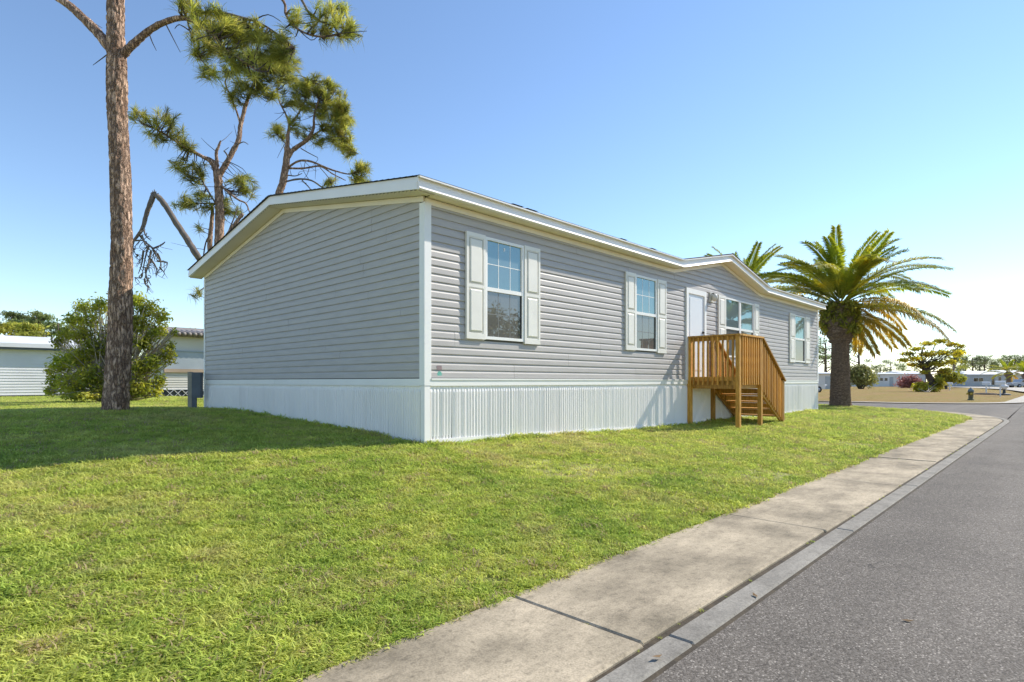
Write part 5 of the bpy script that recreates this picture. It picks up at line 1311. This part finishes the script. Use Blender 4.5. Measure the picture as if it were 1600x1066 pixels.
def grass_points():
    rs = np.random.RandomState(1); out = []; N = 900000
    # sample by distance so that the density falls off with it
    d = 2.0 + rs.rand(N) ** 2.0 * 36; kx = -1.25 + rs.rand(N) * 2.3
    x = CAMXY[0] + d * (FW[0] + kx * RT[0]); y = CAMXY[1] + d * (FW[1] + kx * RT[1])
    pdf = 0.5 / np.sqrt(np.maximum((d - 2) / 36, 1e-6)) / 36 / 2.3 / d * N        # samples per square metre
    want = 1250 * np.minimum(1, (5.0 / d) ** 1.45)
    keep = rs.rand(N) < want / pdf
    keep &= (y > ybound(x) - 0.015) & (x < 28.3) & ~((x > -0.0) & (x < HX) & (y > 0.0) & (y < HY))
    x, y, d = x[keep], y[keep], d[keep]
    # thinner worn patches
    pn = np.array([mnoise.noise(Vector((a * .7, b * .7, 3.1))) for a, b in zip(x, y)])
    k2 = rs.rand(len(x)) < np.clip(1.05 - 2.0 * np.clip(pn - .10, 0, 1), .30, 1); x, y, d, pn = x[k2], y[k2], d[k2], pn[k2]
    z = tz(x, y); eb = np.clip((y - ybound(x)) / .25, 0, 1); z = z * eb + .04 * (1 - eb)
    sc = np.clip((d / 5) ** .42, .9, 2.2) * (0.75 + .5 * rs.rand(len(x))) * (1.0 - .35 * np.clip(pn, -.5, .6))
    near = (np.abs(y + .03) < .10) & (x > -.1) & (x < HX) | (np.abs(x + .05) < .10) & (y > 0) & (y < HY)
    sc = np.where(near, sc * 1.5, sc)
    m_ = 50; wx = -4.5 + rs.rand(m_) ** 1.6 * 22; wy = SY - .925 + rs.normal(size=m_) * .008; wz = np.full(m_, .035); ws = .15 + .25 * rs.rand(m_)
    jx = np.concatenate([-2.45 + 3 * k_ + rs.normal(size=9) * .004 for k_ in range(6)]); jy = SY - .05 - .85 * rs.rand(len(jx)); jz = np.full(len(jx), .036); js = .15 + .25 * rs.rand(len(jx))
    x = np.concatenate([x, wx, jx]); y = np.concatenate([y, wy, jy]); z = np.concatenate([z, wz, jz]); sc = np.concatenate([sc, ws, js])
    return x, y, z, sc, rs.rand(len(x)) * 6.283
gx, gy, gz_, gs, gr = grass_points()
gm = bpy.data.meshes.new('lawn_grass'); gm.vertices.add(len(gx)); gm.vertices.foreach_set('co', np.stack([gx, gy, gz_], -1).astype(np.float32).ravel())
a1 = gm.attributes.new('gscale', 'FLOAT', 'POINT'); a1.data.foreach_set('value', gs.astype(np.float32))
a2 = gm.attributes.new('grot', 'FLOAT', 'POINT'); a2.data.foreach_set('value', gr.astype(np.float32))
gm.materials.append(MAT['grass_blade'])
grass = link('lawn_grass', gm); grass['kind'] = 'stuff'; tag(grass, 'short mown green lawn with yellowed patches in front of the house', 'grass')
print('grass clumps', len(gx))
ng = bpy.data.node_groups.new('grass_scatter', 'GeometryNodeTree')
ng.interface.new_socket('Geometry', in_out='INPUT', socket_type='NodeSocketGeometry'); ng.interface.new_socket('Geometry', in_out='OUTPUT', socket_type='NodeSocketGeometry')
gi = ng.nodes.new('NodeGroupInput'); go = ng.nodes.new('NodeGroupOutput')
ci = ng.nodes.new('GeometryNodeCollectionInfo'); ci.inputs['Collection'].default_value = gcol; ci.inputs['Separate Children'].default_value = True; ci.inputs['Reset Children'].default_value = True
iop = ng.nodes.new('GeometryNodeInstanceOnPoints'); iop.inputs['Pick Instance'].default_value = True
na = ng.nodes.new('GeometryNodeInputNamedAttribute'); na.data_type = 'FLOAT'; na.inputs['Name'].default_value = 'gscale'
nr = ng.nodes.new('GeometryNodeInputNamedAttribute'); nr.data_type = 'FLOAT'; nr.inputs['Name'].default_value = 'grot'
cxyz = ng.nodes.new('ShaderNodeCombineXYZ'); ng.links.new(nr.outputs['Attribute'], cxyz.inputs['Z'])
ng.links.new(gi.outputs[0], iop.inputs['Points']); ng.links.new(ci.outputs[0], iop.inputs['Instance'])
ng.links.new(cxyz.outputs[0], iop.inputs['Rotation']); ng.links.new(na.outputs['Attribute'], iop.inputs['Scale'])
ng.links.new(iop.outputs[0], go.inputs[0])
md = grass.modifiers.new('scatter', 'NODES'); md.node_group = ng

rg = random.Random(9); mb = MB(); mb.add([(-.03, 0, .004), (0, -.014, .0), (.034, 0, .008), (0, .014, .002)], [(0, 1, 2, 3)]); simple('dry_leaf', (0.20, 0.12, 0.05), None, 8, 0.8); leaf_me = mb.mesh('fallen_leaf', 'dry_leaf')
for k, (px, py, what) in enumerate(((1027, 1028, 'in the gutter nearest the viewer'), (886, 903, 'on the sidewalk slab beside the lawn'), (1180, 930, 'on the gutter strip halfway along'), (1418, 966, 'lying alone on the asphalt'))):
    q = PZ(px, py, .05); tag(link('fallen_leaf', leaf_me, None, (q[0], q[1], .056 if k in (0, 1) else .048 if k == 2 else .036), (0, 0, rg.uniform(0, 6))), 'small dry brown leaf ' + what, 'leaf')
